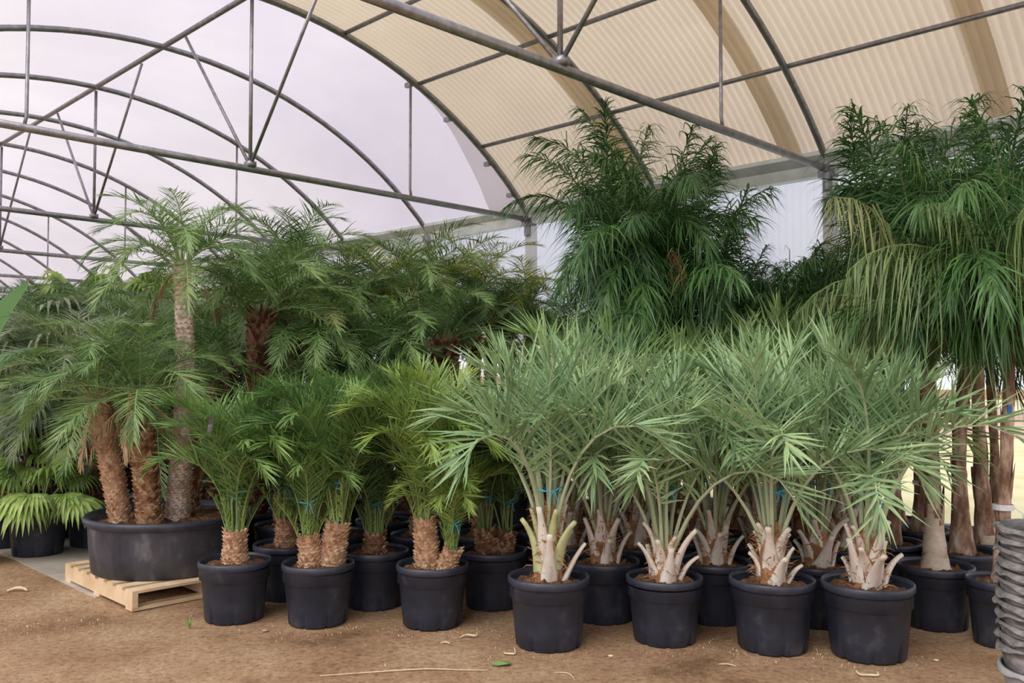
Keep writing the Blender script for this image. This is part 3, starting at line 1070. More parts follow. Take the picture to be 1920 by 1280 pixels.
def butia(xp, Y, label, group=None, D=0.5, H=0.40, sets=FR_BU, n=15, scale=1.0, boots=9, boot=BOOTS, hb=0.0, tie=True, phase=None):
    root = pot_base('potted_jelly_palm', gx(xp, Y), Y, D, H, label, group)
    zb = H * 0.86
    link('trunk', CORE, root, (0, 0, zb), (0, 0, PR.uniform(0, 6)), (1, 1, 1 + hb))
    o = link('fibre', PR.choice(FIB), root, (0, 0, zb + 0.01), (0, 0, PR.uniform(0, 6)), (1, 1, 1.1 + hb)); o['kind'] = 'stuff'
    for i in range(boots):
        az = i * 2.39996 + PR.uniform(-.2, .2)
        f = i / boots
        r = 0.085 - 0.045 * f
        s = PR.uniform(0.82, 1.15)
        link('leaf_base', PR.choice(boot), root, (math.cos(az) * r, math.sin(az) * r, zb - 0.01 + (0.17 + hb * .2) * f), (0, PR.uniform(0.0, .42) * (1 - f) - 0.06 * f, az), (s, s, s))
    crown(root, (0, 0, zb + 0.17 + 0.2 * hb), sets, n, scale, None, PR.uniform(0, 6) if phase is None else phase, rad=0.03)
    if tie:
        twine(0.085, root, (0, 0, zb + 0.17 + 0.40 * scale))
    return root


def queen(xp, Y, cx, cy, label, group=None, D=0.5, H=0.40, sets=FR_SY, n=14, scale=1.0, r0=0.075, r1=0.038, phase=None, spear=True, Yc=None, pale=0, foot=0, xr=None):
    if xr: xr = (gx(xr[0], Y), gx(xr[1], Y))
    root = pot_base('potted_queen_palm', gx(xp, Y), Y, D, H, label, group)
    top = px(cx, cy, Yc or Y) - root.location
    b = Vector((0, 0, H * 0.84))
    mid = b.lerp(top, .5) + Vector((PR.uniform(-.03, .03), PR.uniform(-.03, .03), 0))
    link('trunk', smooth_trunk([b, mid, top], r0, r1, M_TR_SY, 1.5, int(xp + Y * 10), 6, foot), root)
    crown(root, top, sets, n, scale, None, PR.uniform(0, 6) if phase is None else phase, rad=0.025, xr=xr)
    if pale:
        crown(root, top + Vector((0, 0, 0.25)), FR_SYP, pale, scale, None, PR.uniform(0, 6), rad=0.03)
    if spear:
        ss = scale * (0.68 if top.z > 1.6 else 0.9)
        link('spear_frond', PR.choice(SPEAR[0]), root, top, (PR.uniform(-.06, .06), 0, PR.uniform(0, 6)), (ss,) * 3)
    return root


# ------------------------------------------------------------------ front left: tied date palms
G1 = 'short tied date palms in black pots'
tied_palm(445, 5.98, 'short single-trunk date palm tied with blue twine, in pot beside the wooden pallet', G1, th=0.24, n=28, scale=1.08, wts=(2, 3, 4, 4, 3))
tg = [o for o in bpy.data.objects if o.name == 'potted_date_palm'][0]
mb = MB(); mb.box((0, 0, 0), (.030, .004, .15))
link('hanging_tag', mb.data('hanging_tag', M_BAG), tg, px(395, 795, 5.62) - tg.location, (0.2, 0.15, 0.3))
tied_palm(600, 5.90, 'short date palm with two leaning shaggy trunks in one black pot', G1, th=0.26, n=24, sets=FR_PH, stems=((-0.07, 0.0, 0.85), (0.12, 0.04, 1.15)), scale=1.03, wts=(2, 3, 4, 4, 2))
tied_palm(812, 5.86, 'short yellow-green date palm with a small offshoot beside its trunk in one pot', G1, th=0.34, n=32, sets=FR_PHY, stems=((-0.05, 0, 1.0), (0.14, -0.06, 0.45)), scale=1.1, wts=(2, 3, 4, 5, 3))
G2 = 'date palms in the second pot row'
tied_palm(540, 6.55, 'short date palm half hidden between the two-trunk palm and single-trunk palm', G2, th=0.22, n=20, sets=FR_PHD)
tied_palm(705, 6.32, 'short dark green tied date palm in pot behind the two-trunk palm', G2, th=0.16, n=20, sets=FR_PHD, scale=0.9, mat=M_TR_PH)
tied_palm(925, 6.32, 'low many-stemmed date palm in black pot behind the first jelly palm', G2, th=0.18, n=14, sets=FR_PHD, scale=1.0, stems=((-0.06, 0.02, 1.0), (0.10, 0.05, 0.9)), mat=M_TR_PH, low=False)
G3 = 'date palms in the third pot row'
for (xp, Y, st, sc) in ((470, 7.25, FR_PHD, .75), (640, 7.0, FR_PH, .95), (790, 6.95, FR_PHD, .85), (885, 6.95, FR_PH, .8), (720, 7.6, FR_PH, 1.1), (580, 7.7, FR_PHD, 1.0), (985, 7.1, FR_PHD, .7), (850, 7.65, FR_PHD, .65)):
    tied_palm(xp, Y, {470: 'bushy date palm behind the single-trunk tied palm, beside the tub', 640: 'bushy green date palm behind the two-trunk palm', 790: 'deep green bushy date palm behind the yellow-green date palm',
                      885: 'bushy green date palm between the yellow-green date palm and first jelly palm', 720: 'wide-crowned bushy date palm towering behind the two-trunk palm', 580: 'deep green bushy date palm beside the dark shaggy trunk',
                      985: 'deep green bushy date palm behind the first jelly palm', 850: 'bushy date palm before the thick dark trunk at the wall opening'}[xp], G3, th=0.38, n=20, sets=st, scale=sc, mat=M_TR_PH, low=False, wts=(2, 3, 3, 3, 1))

# ------------------------------------------------------------------ front right: jelly palms
G4 = 'blue-green jelly palms in the front pot row'
butia(1028, 5.42, 'jelly palm with pale green leaf bases in pot next to the yellow-green date palm', G4, D=0.50, H=0.42, boots=13, boot=BOOTSG, hb=0.6, n=15, phase=0.4)
butia(1243, 5.50, 'jelly palm with few whitish leaf bases, second from the earth gap by the date palms', G4, D=0.475, H=0.40, boots=11, n=13)
butia(1443, 5.36, 'jelly palm with upright whitish leaf bases, second pot from the stacked grey pots', G4, D=0.51, H=0.42, boots=13, hb=0.3, n=14)
butia(1620, 5.22, 'jelly palm with spread whitish leaf bases in pot nearest the stacked grey pots', G4, D=0.525, H=0.43, boots=14, hb=0.3, n=14)
G5 = 'jelly palms standing behind the front pot row'
for (xp, Y, lab) in ((1130, 5.98, 'jelly palm in black pot between and behind the first two front jelly palms'),
                     (1337, 5.95, 'jelly palm with brown leaf bases in shade between the second and third front jelly palms'),
                     (1528, 5.88, 'jelly palm in deep shade between the last two front jelly palms')):
    butia(xp, Y, lab, G5, D=0.49, H=0.40, sets=FR_BU, n=13, boots=9, hb=0.2)
for (xp, Y) in ((1195, 6.5), (1065, 6.55), (1420, 6.55), (1300, 6.75), (1575, 6.45)):
    butia(xp, Y, {1195: 'soft green jelly palm behind the second front jelly palm, in the back row', 1065: 'soft green jelly palm behind the green-based first jelly palm, in the back row', 1420: 'soft green jelly palm behind the third front jelly palm, in the back row', 1300: 'soft green jelly palm at the centre of the back row, no pot showing', 1575: 'soft green jelly palm behind the last front jelly palm, in the back row'}[xp], 'jelly palms in the back row', D=0.47, H=0.40, sets=FR_BUD, n=13, boots=8, hb=0.4, scale=1.08)
for (xp, Y) in ((1110, 7.15), (1250, 7.3), (1390, 7.2), (1500, 7.0), (1050, 7.6)):
    butia(xp, Y, 'tall soft green jelly palm against the dark queen palms, pot out of sight', 'jelly palms before the queen palms', D=0.47, H=0.40, sets=FR_BUD, n=12, boots=4, hb=0.8, scale=1.17, tie=False)

# ------------------------------------------------------------------ right: queen palms
G6 = 'tall queen palms in black pots on the right'
queen(1747, 5.82, 1738, 690, 'queen palm with pale swollen trunk base in wide pot beside the last front jelly palm', G6, D=0.465, H=0.40, r0=0.082, r1=0.042, n=10, pale=5, Yc=5.95, foot=8, xr=(1560, 2200))
q2_ = queen(1866, 5.42, 1893, 640, 'queen palm with slim leaning trunk in pot behind the stacked grey pots', G6, D=0.38, H=0.40, scale=0.83, r0=0.05, r1=0.032, n=6, pale=9)
queen(1797, 6.30, 1812, 660, 'queen palm with flaring brown trunk base just behind the pale-based queen palm', G6, r0=0.084, r1=0.038, n=11, pale=3, foot=0, xr=(1560, 2200))
queen(1838, 6.62, 1832, 640, 'queen palm with bulging peeling trunk, in the middle of the right trunk cluster', G6, r0=0.08, r1=0.040, n=12, pale=3, foot=1, xr=(1560, 2200))
queen(1690, 6.55, 1692, 640, 'slim queen palm with straight trunk behind the last front jelly palm', G6, D=0.46, r0=0.066, r1=0.030, n=12, xr=(1570, 2200))
q6_ = queen(1722, 7.15, 1722, 620, 'dark queen palm trunk wrapped with white tape before the pale field', G6, D=0.46, r0=0.075, r1=0.036, n=12, xr=(1580, 2200))
queen(1858, 6.95, 1852, 640, 'thin queen palm trunk before the field at the end of the cluster', G6, D=0.46, r0=0.05, r1=0.028, n=12)
queen(1925, 6.75, 1918, 655, 'queen palm with brown trunk partly cut off beyond the stacked grey pots', G6, D=0.46, r0=0.06, r1=0.036, n=9, pale=9)
for q, wx, wy, wY, mt, nm in ((q2_, 1880, 765, 5.5, M_BLUE, 'tag'), (q2_, 1880, 945, 5.5, M_WHITE, 'tape'), (q6_, 1722, 905, 7.1, M_WHITE, 'tape')):
    tr_ = [c for c in q.children if c.name.startswith('trunk')][0]
    at = px(wx, wy, wY) - q.location
    if nm == 'tape':
        r_ = 0.055
        mb = MB(); mb.lathe([(r_, -.02), (r_ + .006, -.018), (r_ + .006, .014), (r_, .016)], 16)
        mb.tube([(r_, -.01, .0), (r_ + .05, -.03, -.04), (r_ + .06, -.03, -.10)], .006, 4)
        # centre the band on the stem at that height
        f = at.z; vs_ = [v.co for v in tr_.data.vertices if abs(v.co.z - f) < .06]
        cx_ = sum((v.x for v in vs_)) / len(vs_); cy_ = sum((v.y for v in vs_)) / len(vs_)
        o = mb.build(nm, mt, tr_, False, (cx_, cy_, f))
    else:
        mb = MB(); mb.box((0, 0, 0), (.025, .008, .05))
        f = at.z; vs_ = [v.co for v in tr_.data.vertices if abs(v.co.z - f) < .06]
        o = mb.build(nm, mt, tr_, False, (sum(v.x for v in vs_) / len(vs_), min(v.y for v in vs_) - .002, f))
G7 = 'queen palms whose trunks are hidden behind the jelly palms'
LQT = 'tall dark queen palm with drooping crown under the beige roof, trunk hidden by jelly palms'
LQL = 'low dark queen palm before the white wall gap, trunk hidden behind jelly palms'
LQR = 'tall queen palm beside the white wall gap, left of the bleached hanging fronds'
XL, XM, XR_ = (1068, 1400), (1330, 1600), (1575, 2100)
for (xp, Y, cx, cy, sc, ph, lab, xr) in ((1262, 8.0, 1255, 585, 1.0, .5, LQT, XL), (1205, 8.2, 1205, 600, .95, 1.5, LQT, XL), (1175, 8.4, 1160, 560, 1.0, 2.5, LQT, (990, 1400)), (1150, 8.6, 1150, 680, .8, 3.5, LQT, XL), (1290, 8.5, 1290, 620, 1.0, 4.5, LQT, XL),
                                 (1330, 7.8, 1330, 690, .85, 5, LQT, XL), (1225, 7.7, 1225, 700, .9, 3, LQT, XL),
                                 (1590, 7.55, 1590, 730, .72, 1, LQL, None), (1525, 7.45, 1525, 735, .72, 2, LQL, XM), (1460, 7.7, 1465, 735, .74, 3, LQL, XM), (1400, 7.9, 1395, 725, .78, 4, LQL, XM),
                                 (1370, 8.3, 1370, 720, .75, 5.5, LQL, XM), (1450, 8.15, 1450, 722, .72, 6, LQL, XM), (1540, 8.0, 1540, 722, .72, .2, LQL, XM),
                                 (1640, 7.1, 1640, 650, 1.0, 0, LQR, XR_), (1648, 7.6, 1648, 690, .92, 2.2, LQR, XR_)):
    lab = {1262: 'tall dark queen palm with a dry orange flower stalk hanging in its crown', 1175: 'tall queen palm whose long frond arches out over the date palms near the post',
           1330: 'tall queen palm beside the white wall gap, right of the dry flower stalk', 1225: 'queen palm low in front of the tall dark queen palm group', 1590: 'low queen palm right below the near truss end at the wall'}.get(xp, lab)
    q = queen(xp, Y, cx, cy, lab, G7, D=0.44, n=14, scale=sc, phase=ph, xr=xr)
    if xp == 1175:      # one long frond arching out over the date palms
        for az, dz, k in ((3.14, 0.30, 1), (3.35, 0.05, 2), (2.9, 0.32, 0)):
            link('frond', FR_SY[k][az > 3.2], q, px(1155, 535, 8.4) - q.location + Vector((0, 0, dz)), (0, 0, az), (0.86,) * 3)
        link('stem', (lambda m_: (m_.tube([px(1160, 560, 8.4) - q.location, px(1150, 440, 8.4) - q.location], [.04, .015], 8), m_.data('stem', M_RA_D))[1])(MB()), q)
    if xp == 1262:
        g = random.Random(3); mb = MB()
        for i in range(26):     # dry flower stalk
            x0 = Vector((g.uniform(-.04, .04), -.25, 0.30 + g.uniform(-.05, .05)))
            mb.tube([x0, x0 + Vector((g.uniform(-.08, .08), -.05, -.16)), x0 + Vector((g.uniform(-.12, .12), -.06, -.26 - g.uniform(0, .28)))], .0028, 4)
        mb.tube([Vector((0, 0, 0.1)), Vector((0, -.16, .36)), Vector((0, -.25, .30))], .006, 5)
        mb.build('dry_flower_stalk', M_FIBRE, q, False, tuple(px(1255, 545, 7.75) - q.location))

# ------------------------------------------------------------------ left: pallet, tub with date palms
PC = Vector((-2.70, 6.97, 0))
pal = empty('wooden_pallet', PC + Vector((0, 0, 0)))
tag(pal, 'pale pine pallet on the floor carrying the wide black tub', 'pallet')
LP, WP = 1.30, 1.12      # along AX, along TX
for i in range(8):
    mb = MB()
    v = -LP / 2 + 0.06 + i * (LP - 0.12) / 7
    mb.box(TX * 0 + AX * v + Vector((0, 0, 0.131)), (WP, 0.105 if i not in (0, 7) else 0.12, 0.020), TX, AX)
    mb.build('deck_board', M_WOOD, pal)
for uu in (-WP / 2 + 0.02, 0, WP / 2 - 0.02):
    mb = MB(); mb.box(TX * uu + Vector((0, 0, 0.0715)), (0.04 if uu else 0.05, LP, 0.099), TX, AX)
    mb.build('stringer', M_WOOD, pal)
for v in (-LP / 2 + 0.06, 0, LP / 2 - 0.06):
    mb = MB(); mb.box(AX * v + Vector((0, 0, 0.012)), (WP, 0.11, 0.020), TX, AX)
    mb.build('bottom_board', M_WOOD, pal)

ZP = 0.141
tub = empty('tub_of_date_palms', (PC.x, PC.y, ZP))
tag(tub, 'wide scuffed black tub on the pallet planted with four tall date palms', 'potted palm')
TD, TH = 1.24, 0.42
mb = MB()
mb.lathe([(0.3, 0.004), (.555, 0.0), (.57, 0.01), (.588, .18), (.598, .34), (.603, .355), (.588, .38), (.582, .33), (0, .33)], 72,
         wob=lambda a, z: 1 + (0.010 * max(0, math.cos(a * 8)) ** 12 if 0.02 < z < .35 else 0))
tp_ = mb.build('pot', M_TUB, tub, True)
mb = MB(); mb.lathe([(.600, .352), (.625, .365), (.634, .385), (.634, .41), (.620, .424), (.598, .420), (.588, .37)], 72)
mb.build('rim', M_RIM, tp_, True)
link('soil', soil_mesh(1.20, n=48), tub, (0, 0, 0.36))


def tub_palm(bx, by, Yb, pts, r0, r1, mat, sets, n, scale, dead=0, spike=0.03):
    b = px(bx, by, Yb) - tub.location
    b.z = 0.35
    P = [b] + [px(x, y, Yy) - tub.location for (x, y, Yy) in pts]
    link('trunk', scaly_trunk(P, r0, r1, mat, 0.028, spike, int(bx), 11, 0.6), tub)
    crown(tub, P[-1], sets, n, scale, None, PR.uniform(0, 6), rad=0.04)
    if dead:
        crown(tub, P[-1] - Vector((0, 0, 0.03)), DEADF, dead, 0.9, None, 0.3, name='dead_frond', rad=0.06)


tub_palm(228, 975, 6.75, [(208, 870, 6.8), (182, 742, 6.85)], 0.075, 0.082, M_TR_OR, FR_RO[:5], 22, 0.92, 3)
tub_palm(282, 990, 6.62, [(272, 880, 6.65), (262, 740, 6.7)], 0.088, 0.086, M_TR_PH, FR_RO[:5], 22, 0.9, 9)
tub_palm(332, 970, 6.85, [(340, 860, 6.9), (347, 700, 6.95), (342, 490, 7.0)], 0.092, 0.062, M_TR_GR, FR_RO[:5], 26, 0.86, 2, 0.02)
tub_palm(357, 955, 7.15, [(366, 860, 7.2), (385, 720, 7.25)], 0.066, 0.06, M_TR_PH, FR_RO[:3], 12, 0.55)

# ------------------------------------------------------------------ far left pots
r = pot_base('potted_fan_palm', gx(78, 8.08), 8.08, 0.52, 0.42, 'young fan palm with drooping lime-green leaves in small pot left of the pallet', None, 0.012)
crown(r, (0, 0, 0.42), FANS, 12, 0.85, None, 0.7, name='fan_leaf', rad=0.04)
link('fibre', FIB[0], r, (0, 0, 0.34), (0, 0, 0), (1, 1, .6))['kind'] = 'stuff'
twine(0.06, r, (0, 0, 0.52), M_WHITE)
r = pot_base('potted_fan_palm', gx(10, 8.45), 8.45, 0.54, 0.44, 'fan palm with thick brown fibrous stump in pot at the left edge of the slab', None, 0.012)
link('trunk', scaly_trunk([(0, 0, .36), (0, 0, .5), (0.02, 0, .72)], 0.17, 0.13, M_TR_PH, 0.025, 0.035, 5, 14), r)
crown(r, (0, 0, 0.70), FANS, 14, 0.95, None, 2.0, name='fan_leaf', rad=0.07)
r = date_palm(190, 8.55, 150, 700, 'date palm with greyish hanging fronds in pot just behind the wooden pallet', None, D=0.62, H=0.46, sets=FR_ROG, n=26, scale=1.05, z=0.012)
GL = 'date palms crowded at the left behind the tub'
LL = 'date palm in the dense left-hand crowd behind the tub, pot hidden by others'
for (xp, Y, cx, cy, st, sc, z) in ((60, 9.2, 60, 660, FR_ROG, 1.05, 0.012), (130, 9.6, 125, 640, FR_RO, 1.1, .012), (-20, 9.8, -15, 640, FR_ROG, 1.1, .012), (255, 9.4, 250, 630, FR_RO, 1.1, .012), (300, 8.6, 296, 735, FR_RO, 1.0, .012),
                                   (200, 10.5, 195, 605, FR_RO, 1.15, .012), (60, 10.8, 60, 590, FR_ROD, 1.15, .012), (330, 10.6, 330, 610, FR_ROD, 1.15, .012), (420, 10.0, 420, 610, FR_RO, 1.1, .012), (395, 8.7, 430, 640, FR_RO, 1.05, .012),
                                   (130, 12.0, 130, 590, FR_ROD, 1.2, .012), (270, 12.2, 265, 590, FR_RO, 1.2, .012), (20, 12.2, 20, 575, FR_RO, 1.2, .012), (390, 12, 390, 590, FR_RO, 1.2, .012)):
    LL = ('greyish-leaved date palm' if st is FR_ROG else 'deep green date palm' if st is FR_ROD else 'mid-green date palm') + (' in the far rows of the left crowd behind the tub' if Y > 10.2 else ' in the near rows of the left crowd behind the tub')
    date_palm(xp, Y, cx, cy + 48, LL, GL, xr=(-900, 465) if Y < 9 else None, D=0.5, H=0.42, sets=st, n=24, scale=sc, z=z)
for (xp, Y, cx, cy) in ((55, 8.95, 70, 745), (110, 10.2, 105, 700)):
    r = pot_base('potted_fan_palm', gx(xp, Y), Y, 0.5, 0.42, 'fan palm with greyed hanging leaf strips behind the small lime-green fan palm', 'greyed fan palms', .012)
    top = px(cx, cy, Y) - r.location
    link('trunk', scaly_trunk([(0, 0, .36), top * .5 + Vector((0, 0, .18)), top], 0.07, 0.07, M_TR_DK, 0.03, 0.05, int(xp)), r)
    crown(r, top, FANSD, 14, 1.1, None, 1.0, name='fan_leaf', rad=0.04)
for (xp, Y, cx, cy) in ((150, 13.6, 150, 600), (245, 14.2, 250, 590), (310, 13.8, 300, 600)):
    r = pot_base('potted_fan_palm', gx(xp, Y), Y, 0.5, 0.42, 'bright fan palm at the back near the far end of the gutter', 'bright fan palms at the back', .012)
    top = px(cx, cy, Y) - r.location
    link('trunk', scaly_trunk([(0, 0, .36), top * .5 + Vector((0, 0, .18)), top], 0.08, 0.07, M_TR_DK, 0.05, 0.05, int(xp)), r)
    crown(r, top, FANS, 14, 1.3, None, 1.0, name='fan_leaf', rad=0.04)

# banana plant, mostly beyond the left edge
r = pot_base('potted_banana_plant', gx(-75, 7.6), 7.6, 0.5, 0.42, 'banana plant whose broad green leaf blade rises at the left edge', None, 0.0, 'banana plant')
mb = MB(); mb.tube([(0, 0, .36), (0, 0, 1.0), (0.02, 0, 1.55)], [0.07, 0.055, 0.035], 12)
mb.build('stem', M_RA_G, r, True)


def banana(Lb, w, e0, bend, seed):
    g = random.Random(seed)
    mb = MB(); n = 16; x = z = 0.0
    for i in range(n + 1):
        f = i / n
        th = math.radians(e0 - bend * f ** 1.6)
        ww = w * (math.sin(math.pi * min(1, 0.06 + f * 0.94)) ** 0.55) if 0.12 < f else 0.012
        if f > 0.96: ww = w * 0.25
        for k in (-1, -.5, 0, .5, 1):
            mb.V.append((x - abs(k) * 0.18 * ww * math.sin(th), ww * k * (1 + 0.04 * g.uniform(-1, 1)), z + abs(k) * 0.35 * ww * math.cos(th)))
        x += math.cos(th) * Lb / n; z += math.sin(th) * Lb / n
    for i in range(n):
        for k in range(4):
            b = i * 5 + k
            mb.F.append((b, b + 1, b + 6, b + 5)); mb.M.append(0)
    return mb.data('leaf', L_BAN, True)


for (az, e0, bend, L_) in ((-0.12, 66, 22, 1.15), (2.4, 70, 60, 1.2), (-2.0, 60, 80, 1.1), (1.0, 45, 70, 1.1), (3.6, 40, 80, 1.0), (-0.8, 20, 60, 0.8)):
    link('leaf', banana(L_, 0.15, e0, bend, int(az * 10)), r, (0.02, 0, 1.45), (0, 0, az))

# ------------------------------------------------------------------ middle: tall date palms
GM = 'tall date palms in the middle behind the tied palms'
date_palm(480, 7.9, 489, 590, 'tall date palm with dark shaggy trunk standing behind the single-trunk tied palm', GM, n=20, scale=1.05, tr=0.095, spike=0.06, sets=FR_RO[:4])
date_palm(545, 8.9, 548, 505, 'tallest date palm of the middle group, crown reaching up to the gutter', GM, n=28, scale=1.0, tr=0.075)
date_palm(575, 8.1, 590, 655, 'date palm with reddish trunk and low arching crown in the middle group', GM, n=22, scale=0.95, tr=0.07, xr=(525, 900))
date_palm(838, 8.6, 832, 640, 'date palm with short thick dark trunk before the bright wall opening', GM, n=18, scale=.95, tr=0.13, sets=FR_ROD[:4])
date_palm(785, 9.3, 783, 540, 'date palm with flaring trunk top and wide crown before the wall posts', GM, n=28, scale=1.0, tr=0.07)
LM = 'date palm in the dense middle crowd, its pot hidden behind the short palms'
for (xp, Y, cx, cy, st, sc, tr) in ((640, 9.4, 645, 560, FR_RO, 1.1, .07), (700, 8.5, 700, 640, FR_RO, 1.1, .07), (720, 9.9, 722, 520, FR_ROY, 1.05, .07), (600, 10.0, 600, 540, FR_RO, 1.1, .07), (480, 9.6, 480, 560, FR_RO, 1.1, .07),
                                    (640, 8.75, 645, 690, FR_ROD, 1.0, .07), (755, 8.2, 750, 700, FR_ROD, 0.75, .07), (530, 10.6, 520, 530, FR_RO, 1.1, .07)):
    LM = ('deep green' if st is FR_ROD else 'mid-green') + ' date palm in the middle crowd, pot hidden behind short palms, ' + ('far rows' if Y > 9 else 'near row')
    date_palm(xp, Y, cx, cy + 36, LM, GM, xr=(540, 880) if Y < 9 else None, sets=st, n=24, scale=sc, tr=tr)
GB = 'yellow-green date palms against the side wall'
LB = 'date palm with thin dark trunk and yellowing crown close to the side wall'
for (xp, Y, cx, cy, st, sc, tr) in ((925, 10.0, 925, 560, FR_ROD[:4], 0.9, .06), (955, 9.6, 952, 575, FR_ROD[:4], 0.9, .07), (895, 10.7, 895, 530, FR_ROY, 1.05, .06), (840, 10.6, 842, 540, FR_ROY, 1.05, .06), (985, 10.1, 990, 570, FR_ROY, .95, .06), (755, 10.8, 755, 550, FR_ROY, 1.0, .06), (1035, 9.3, 1040, 590, FR_ROD, .9, .06)):
    LB = ('yellowing' if st is FR_ROY else 'dark green') + ' date palm with thin dark trunk close to the side wall'
    date_palm(xp, Y, cx, cy + (16 if st is FR_ROY else 50), LB, GB, sets=st, n=22, scale=sc, tr=tr)

# ------------------------------------------------------------------ stack of old pots at the right edge
SX, SY = 2.425, 3.92
ZH = 0.0


def old_pot(D, H, z0, mat, seed, crumple, brim):
    """soft used pot: thin wall that follows its neighbours in the stack, its own wavy curled rim"""
    g = np.random.default_rng(seed)
    mb = MB()
    rb = D / 2 * 0.78; r_ = D / 2; tk = 0.0022
    ph = g.uniform(0, 6, 8)
    wall_ = [(rb + (r_ - rb) * i / 14, H * i / 14, 0.0) for i in range(15)]
    prof = [(0.0, 0.0, 0), (rb * 0.98, 0.0, 0)] + wall_[1:]
    prof += [(r_ + brim * .6, H + 0.003, .5), (r_ + brim * 1.7, H - 0.010, 1), (r_ + brim * 1.9, H - 0.006, 1), (r_ + brim * .8, H + 0.008, .5), (r_ - tk, H + 0.006, 0)]
    prof += [(q - tk, z, 0) for (q, z, w) in reversed(wall_[2:])] + [(rb * 0.97, 0.030, 0), (0, 0.030, 0)]
    n = 72
    for (r0, z, w) in prof:
        for k in range(n):
            a = 2 * math.pi * k / n
            zw = z0 + z
            q = 1 + crumple * (0.5 * math.sin(3 * a + 1.1 + zw * 9) + 0.35 * math.sin(7 * a + 2.3 - zw * 16) + 0.4 * math.sin(2 * a + 0.4 + zw * 21))
            lip = w * crumple * D * (0.55 * (1 + math.sin(5 * a + ph[3])) + 0.40 * (1 + math.sin(13 * a + ph[4])) * (0.5 + 0.5 * math.sin(2 * a + ph[2])))
            dz = w * crumple * (0.45 * math.sin(2 * a + ph[5]) + 0.40 * math.sin(6 * a + ph[6]) + 0.2 * math.sin(13 * a + ph[7]) - 0.35)
            mb.V.append(((r0 * q + lip) * math.cos(a), (r0 * q + lip) * math.sin(a), z + dz))
    for i in range(len(prof) - 1):
        for k in range(n):
            k2 = (k + 1) % n
            mb.F.append((i * n + k, i * n + k2, (i + 1) * n + k2, (i + 1) * n + k)); mb.M.append(0)
    return mb.data('grower_pot', mat, True)


zz = 0.0
NST = 13
for i in range(NST):
    base = i == 0
    m = old_pot(0.462 if base else 0.460, 0.34, zz, M_FADE if base else M_BAG, 60 + i, 0.020, 0.004 if base else 0.007)
    lab = ('smooth pale grey grower pot at the bottom of the nested stack' if base else
           'topmost empty grower pot of the nested grey stack' if i == NST - 1 else 'crumpled weathered grey grower pot nested in the stack')
    o = link('grower_pot', m, None, (SX, SY, zz))
    tag(o, lab, 'pot', 'nested grey grower pots')
    zz += 0.10 if base else 0.0475

# ------------------------------------------------------------------ floor litter
def on_floor(x, y, z=0.0):
    d = px(x, y, 1.0) - Vector((0, 0, HC))
    k = (HC - z) / -d.z
    return Vector((0, 0, HC)) + d * k


def scrap(name, x, y, pts, r, mat, label, cat, group=None):
    c = on_floor(x, y)
    mb = MB()
    mb.tube(spline([Vector(p) for p in pts], 14), [r * (0.5 + 0.5 * math.sin(math.pi * min(1, (i + 1) / 15))) for i in range(15)], 5)
    o = mb.build(name, mat, None, True, (c.x, c.y, 0.0))
    tag(o, label, cat, group)


GS = 'dry plant scraps on the earth floor'
scrap('dry_scrap', 880, 1194, [(-.06, -.01, 0), (-.02, 0.01, 0.012), (.02, -.005, .012), (.045, 0, .012), (.05, .04, .02)], 0.007, M_SCRAP, 'curled pale dry plant scrap on earth near the yellow-green date palm', 'plant scrap', GS)
scrap('dry_scrap', 956, 1226, [(-.03, .03, .004), (-.03, -.005, .008), (.0, -.015, .008), (.03, -.01, .008), (.028, .05, .02)], 0.006, M_SCRAP, 'ring-shaped pale dry scrap on earth in front of the first jelly palm', 'plant scrap', GS)
scrap('dry_scrap', 1630, 1266, [(-.055, .05, .012), (-.05, 0, .006), (0, -.008, .006), (.045, -.01, .006), (.05, .02, .014)], 0.007, M_SCRAP, 'bent pale dry scrap on earth before the jelly palm nearest the grey stack', 'plant scrap', GS)
scrap('dry_scrap', 835, 1206, [(-.03, 0, 0.003), (0, .01, .006), (.03, -.01, .004)], 0.006, M_SCRAP, 'short dry plant sliver on earth beside the curled scrap', 'plant scrap', GS)
scrap('dry_scrap', 1365, 1247, [(-.05, .015, 0.002), (0, .006, .006), (.04, -.02, .003)], 0.004, M_SCRAP, 'thin dry leaf sliver on earth before the third jelly palm', 'plant scrap', GS)
scrap('dead_leaf', 32, 1108, [(-.07, -.01, .003), (-.02, .012, .02), (.04, .01, .02), (.08, 0, .004)], 0.014, M_SCRAP, 'curled tan dead leaf on the earth left of the slab', 'leaf', None)
scrap('straw_stalk', 760, 1262, [(-.46, -.05, .004), (-.2, 0, .006), (.1, .05, .008), (.3, .04, .006), (.46, .04, .004)], 0.004, M_SCRAP, 'long thin straw-coloured stalk lying across the front earth', 'stalk', None)
scrap('straw_stalk', 1060, 1266, [(-.06, .04, .003), (0, .03, .006), (.03, -.01, .006), (.045, -.08, .004)], 0.003, M_SCRAP, 'short bent straw stalk on earth in front of the first jelly palm', 'stalk', None)


def stone(x, y, r, label, mat=M_STONE, squash=.7):
    c = on_floor(x, y)
    mb = MB()
    g = random.Random(int(x))
    mb.lathe([(0, 0), (r * .8, r * .1), (r, r * .5 * squash), (r * .7, r * squash), (0, r * 1.15 * squash)], 9, wob=lambda a, z: 1 + .15 * math.sin(2 * a + x))
    o = mb.build('stone', mat, None, False, (c.x, c.y, -0.002))
    tag(o, label, 'stone', 'loose stones')


stone(497, 1183, 0.020, 'angular tan stone on earth between the first two tied date palms')
stone(1145, 1230, 0.015, 'round whitish pebble on earth between the first two front jelly palms', M_SCRAP)
stone(1755, 1238, 0.014, 'small pale pebble on earth right of the last front jelly palm', M_SCRAP)
